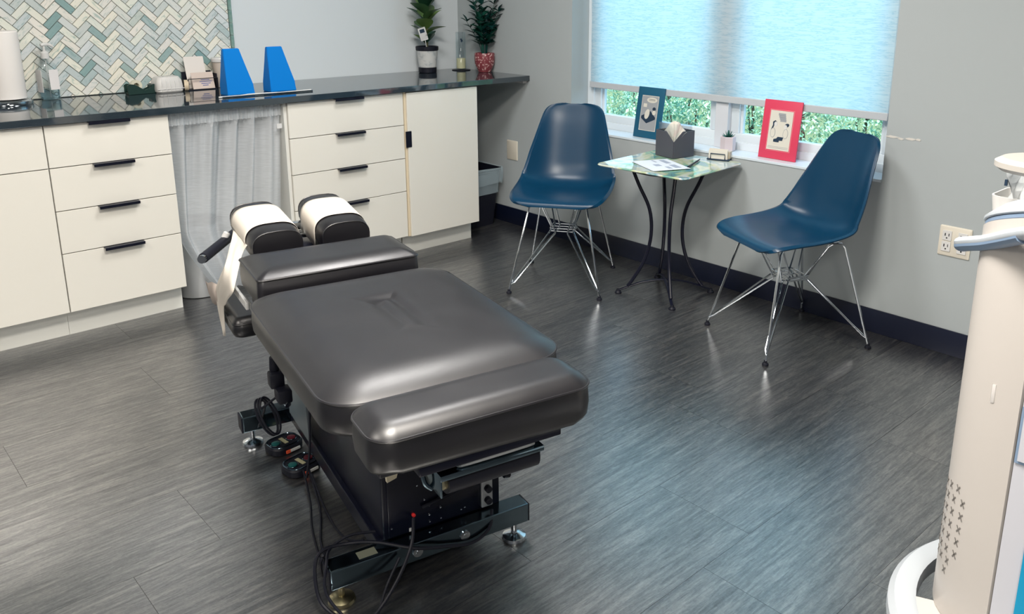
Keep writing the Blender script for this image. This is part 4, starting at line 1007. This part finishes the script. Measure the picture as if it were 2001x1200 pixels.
BX('dark_mark', ink, tg, .044, .048, .247, .252, .048, .060)
for k_ in list(K_.children): squash(k_)
for k_ in list(body.children):
    n_ = (SQ.inverted().transposed().to_3x3() @ V(k_.location.x, k_.location.y, 0)).normalized(); p_ = SQ @ k_.location; k_.rotation_euler.z = math.atan2(n_.y, n_.x); k_.location = p_+n_*.0005+V(0, 0, .45*p_.dot(TDv)*max(0, min(1, (p_.z-.30)/.62)))
# tray & contents
b = nb(); ctr = (.075, .213)
loft(b, [[V(x+ctr[0], y+ctr[1], z) for x, y in rrect(w_, w_, .02, 5)] for w_, z in ((.048, .955), (.052, .959), (.056, .994), (.053, .994), (.048, .962))]); obj('tray', b, frost, K_)
b = nb(); box(b, .02, .13, .06, .20, .935, .954, .004); obj('tray_shelf', b, warmp, K_)
# side handle loop
b = nb(); TN = V(.325, -.945, 0); TD = V(-.945, -.325, 0)   # right / towards camera
hp = [V(.12, .20, .882), V(.075, .262, .886), V(.022, .296, .891), V(-.022, .292, .899), V(-.07, .258, .918), V(-.13, .205, .945), V(-.21, .128, .990), V(-.27, .055, 1.02), V(-.31, -.04, 1.035)]
tube(b, hp, .0145, 14, sm=5, flat=.8); obj('grab_handle', b, mat('cap_white'), K_)
b = nb(); hp2 = [p+V(0, 0, -.0065) for p in hp[:7]]; tube(b, hp2, .0138, 14, sm=5, flat=.75); obj('handle_grip', b, bluegrey, K_)
# upper loop head on neck
HC = V(-.015, .108, 1.075)
b = nb(); ro, ri, th = .140, .075, .012; n = 60
rings = [[HC+V(r_*math.cos(2*PI*k/n), r_*.62*math.sin(2*PI*k/n), z) for k in range(n)] for r_, z in ((ri, -th), (ro-.01, -th), (ro, -th*.4), (ro, th*.4), (ro-.012, th), (ri+.01, th), (ri, th*.5), (ri, -th))]
loft(b, rings, cap0=False, cap1=False)
bmesh.ops.rotate(b, verts=b.verts[:], cent=HC, matrix=Matrix.Rotation(math.atan2(-.945, .325), 3, 'Z')); bmesh.ops.remove_doubles(b, verts=b.verts[:], dist=.0001)
obj('head_ring', b, mat('ring_warm', (.42, .40, .37), .4), K_)
b = nb(); tube(b, [(.06, -.06, .985), (.05, -.05, 1.02), (.030, -.005, 1.07)], .022, 14, sm=4); obj('neck', b, warmp, K_)
# base ring
b = nb(); n = 72; rings = []
for r_, z in ((.282, .120), (.325, .112), (.335, .122), (.334, .145), (.322, .158), (.290, .162), (.280, .158), (.278, .130), (.282, .120)):
    rings.append([V(r_*math.cos(2*PI*k/n), r_*math.sin(2*PI*k/n), z) for k in range(n)])
loft(b, rings, cap0=False, cap1=False); bmesh.ops.remove_doubles(b, verts=b.verts[:], dist=.0001); obj('base_ring', b, mat('ring_white', (.44, .47, .50), .4), K_)
b = nb(); a0 = aS-.80; pa = arc(.286, a0, a0+2.6, 40); pb = arc(.15, a0+2.6, a0, 40)
loft(b, [[V(x, y, z) for x, y in pa+pb] for z in (.122, .158)]); obj('base_skirt', b, warmp, K_)
b = nb(); loft(b, [circ(.22, .07), circ(.235, .08), circ(.240, .155)]) ; obj('base_drum', b, mat('dark_grey_plastic', (.03, .035, .045), .5), K_)
for k in range(4):
    a_ = math.radians(118+90*k); x, y = .285*math.cos(a_), .285*math.sin(a_)
    b = nb(); lathe(b, [(.010, -.012), (.036, -.011), (.040, -.007), (.040, .007), (.036, .011), (.010, .012)], n=26, M=Matrix.Translation((x, y, .040)) @ Matrix.Rotation(a_+.3, 4, 'Z') @ Matrix.Rotation(PI/2, 4, 'X')); cs = obj('caster', b, blackr, K_)
    b = nb(); tube(b, [(x, y, .075), (x, y, .118)], .012, 12); box(b, x-.018, x+.018, y-.018, y+.018, .072, .088, .004); obj('caster_fork', b, greyp, cs)

# ------------------------------------------------------------------ outside
bm = nb(); box(bm, .23, 14, -14, 10, -.25, -.05); struct(obj('outdoor_ground', bm, hedge_soil))
random.seed(3)
hg = thing('hedge', 'leafy bright green hedge outside the window, seen below the blind', 'hedge', (1.9, -1.2, -.05))
vs, fs = [], []
for k in range(42000):
    y = random.uniform(-2.6, 2.8); z = random.random()**.8*1.22; d = random.random()**2
    bulge = .22*math.sin(y*2.3+1)+.12*math.sin(z*7+y*5)+.10*math.sin(y*9)
    x = -.55-bulge*.6+d*.9+(.25 if z > 1.0 else 0)
    l_ = random.uniform(.010, .024); w_ = l_*.48
    q = Matrix.Rotation(random.uniform(0, 6.28), 3, 'Z') @ Matrix.Rotation(random.uniform(-1.2, 1.2), 3, 'X') @ Matrix.Rotation(random.uniform(-.8, .8), 3, 'Y')
    c_ = V(x, y, z); i0 = len(vs)
    for p in ((0, -l_, 0), (w_, 0, .004), (0, l_, 0), (-w_, 0, .004)): vs.append(c_+q @ V(*p))
    fs.append((i0, i0+1, i0+2, i0+3))
me = bpy.data.meshes.new('foliage'); me.from_pydata([tuple(v_) for v_ in vs], [], fs); me.materials.append(hl)
o = bpy.data.objects.new('foliage', me); COL.objects.link(o); o.parent = hg; o['kind'] = 'stuff'
b = nb()
for k in range(40):
    y = -2.6+k*.138; x = random.uniform(-.3, .2)
    tube(b, [(x, y, 0), (x+random.uniform(-.1, .1), y+random.uniform(-.15, .15), .6), (x+random.uniform(-.2, .2), y+random.uniform(-.25, .25), 1.1)], .008, 5)
obj('branches', b, mat('bark', (.08, .06, .04), .9), hg)['kind'] = 'stuff'
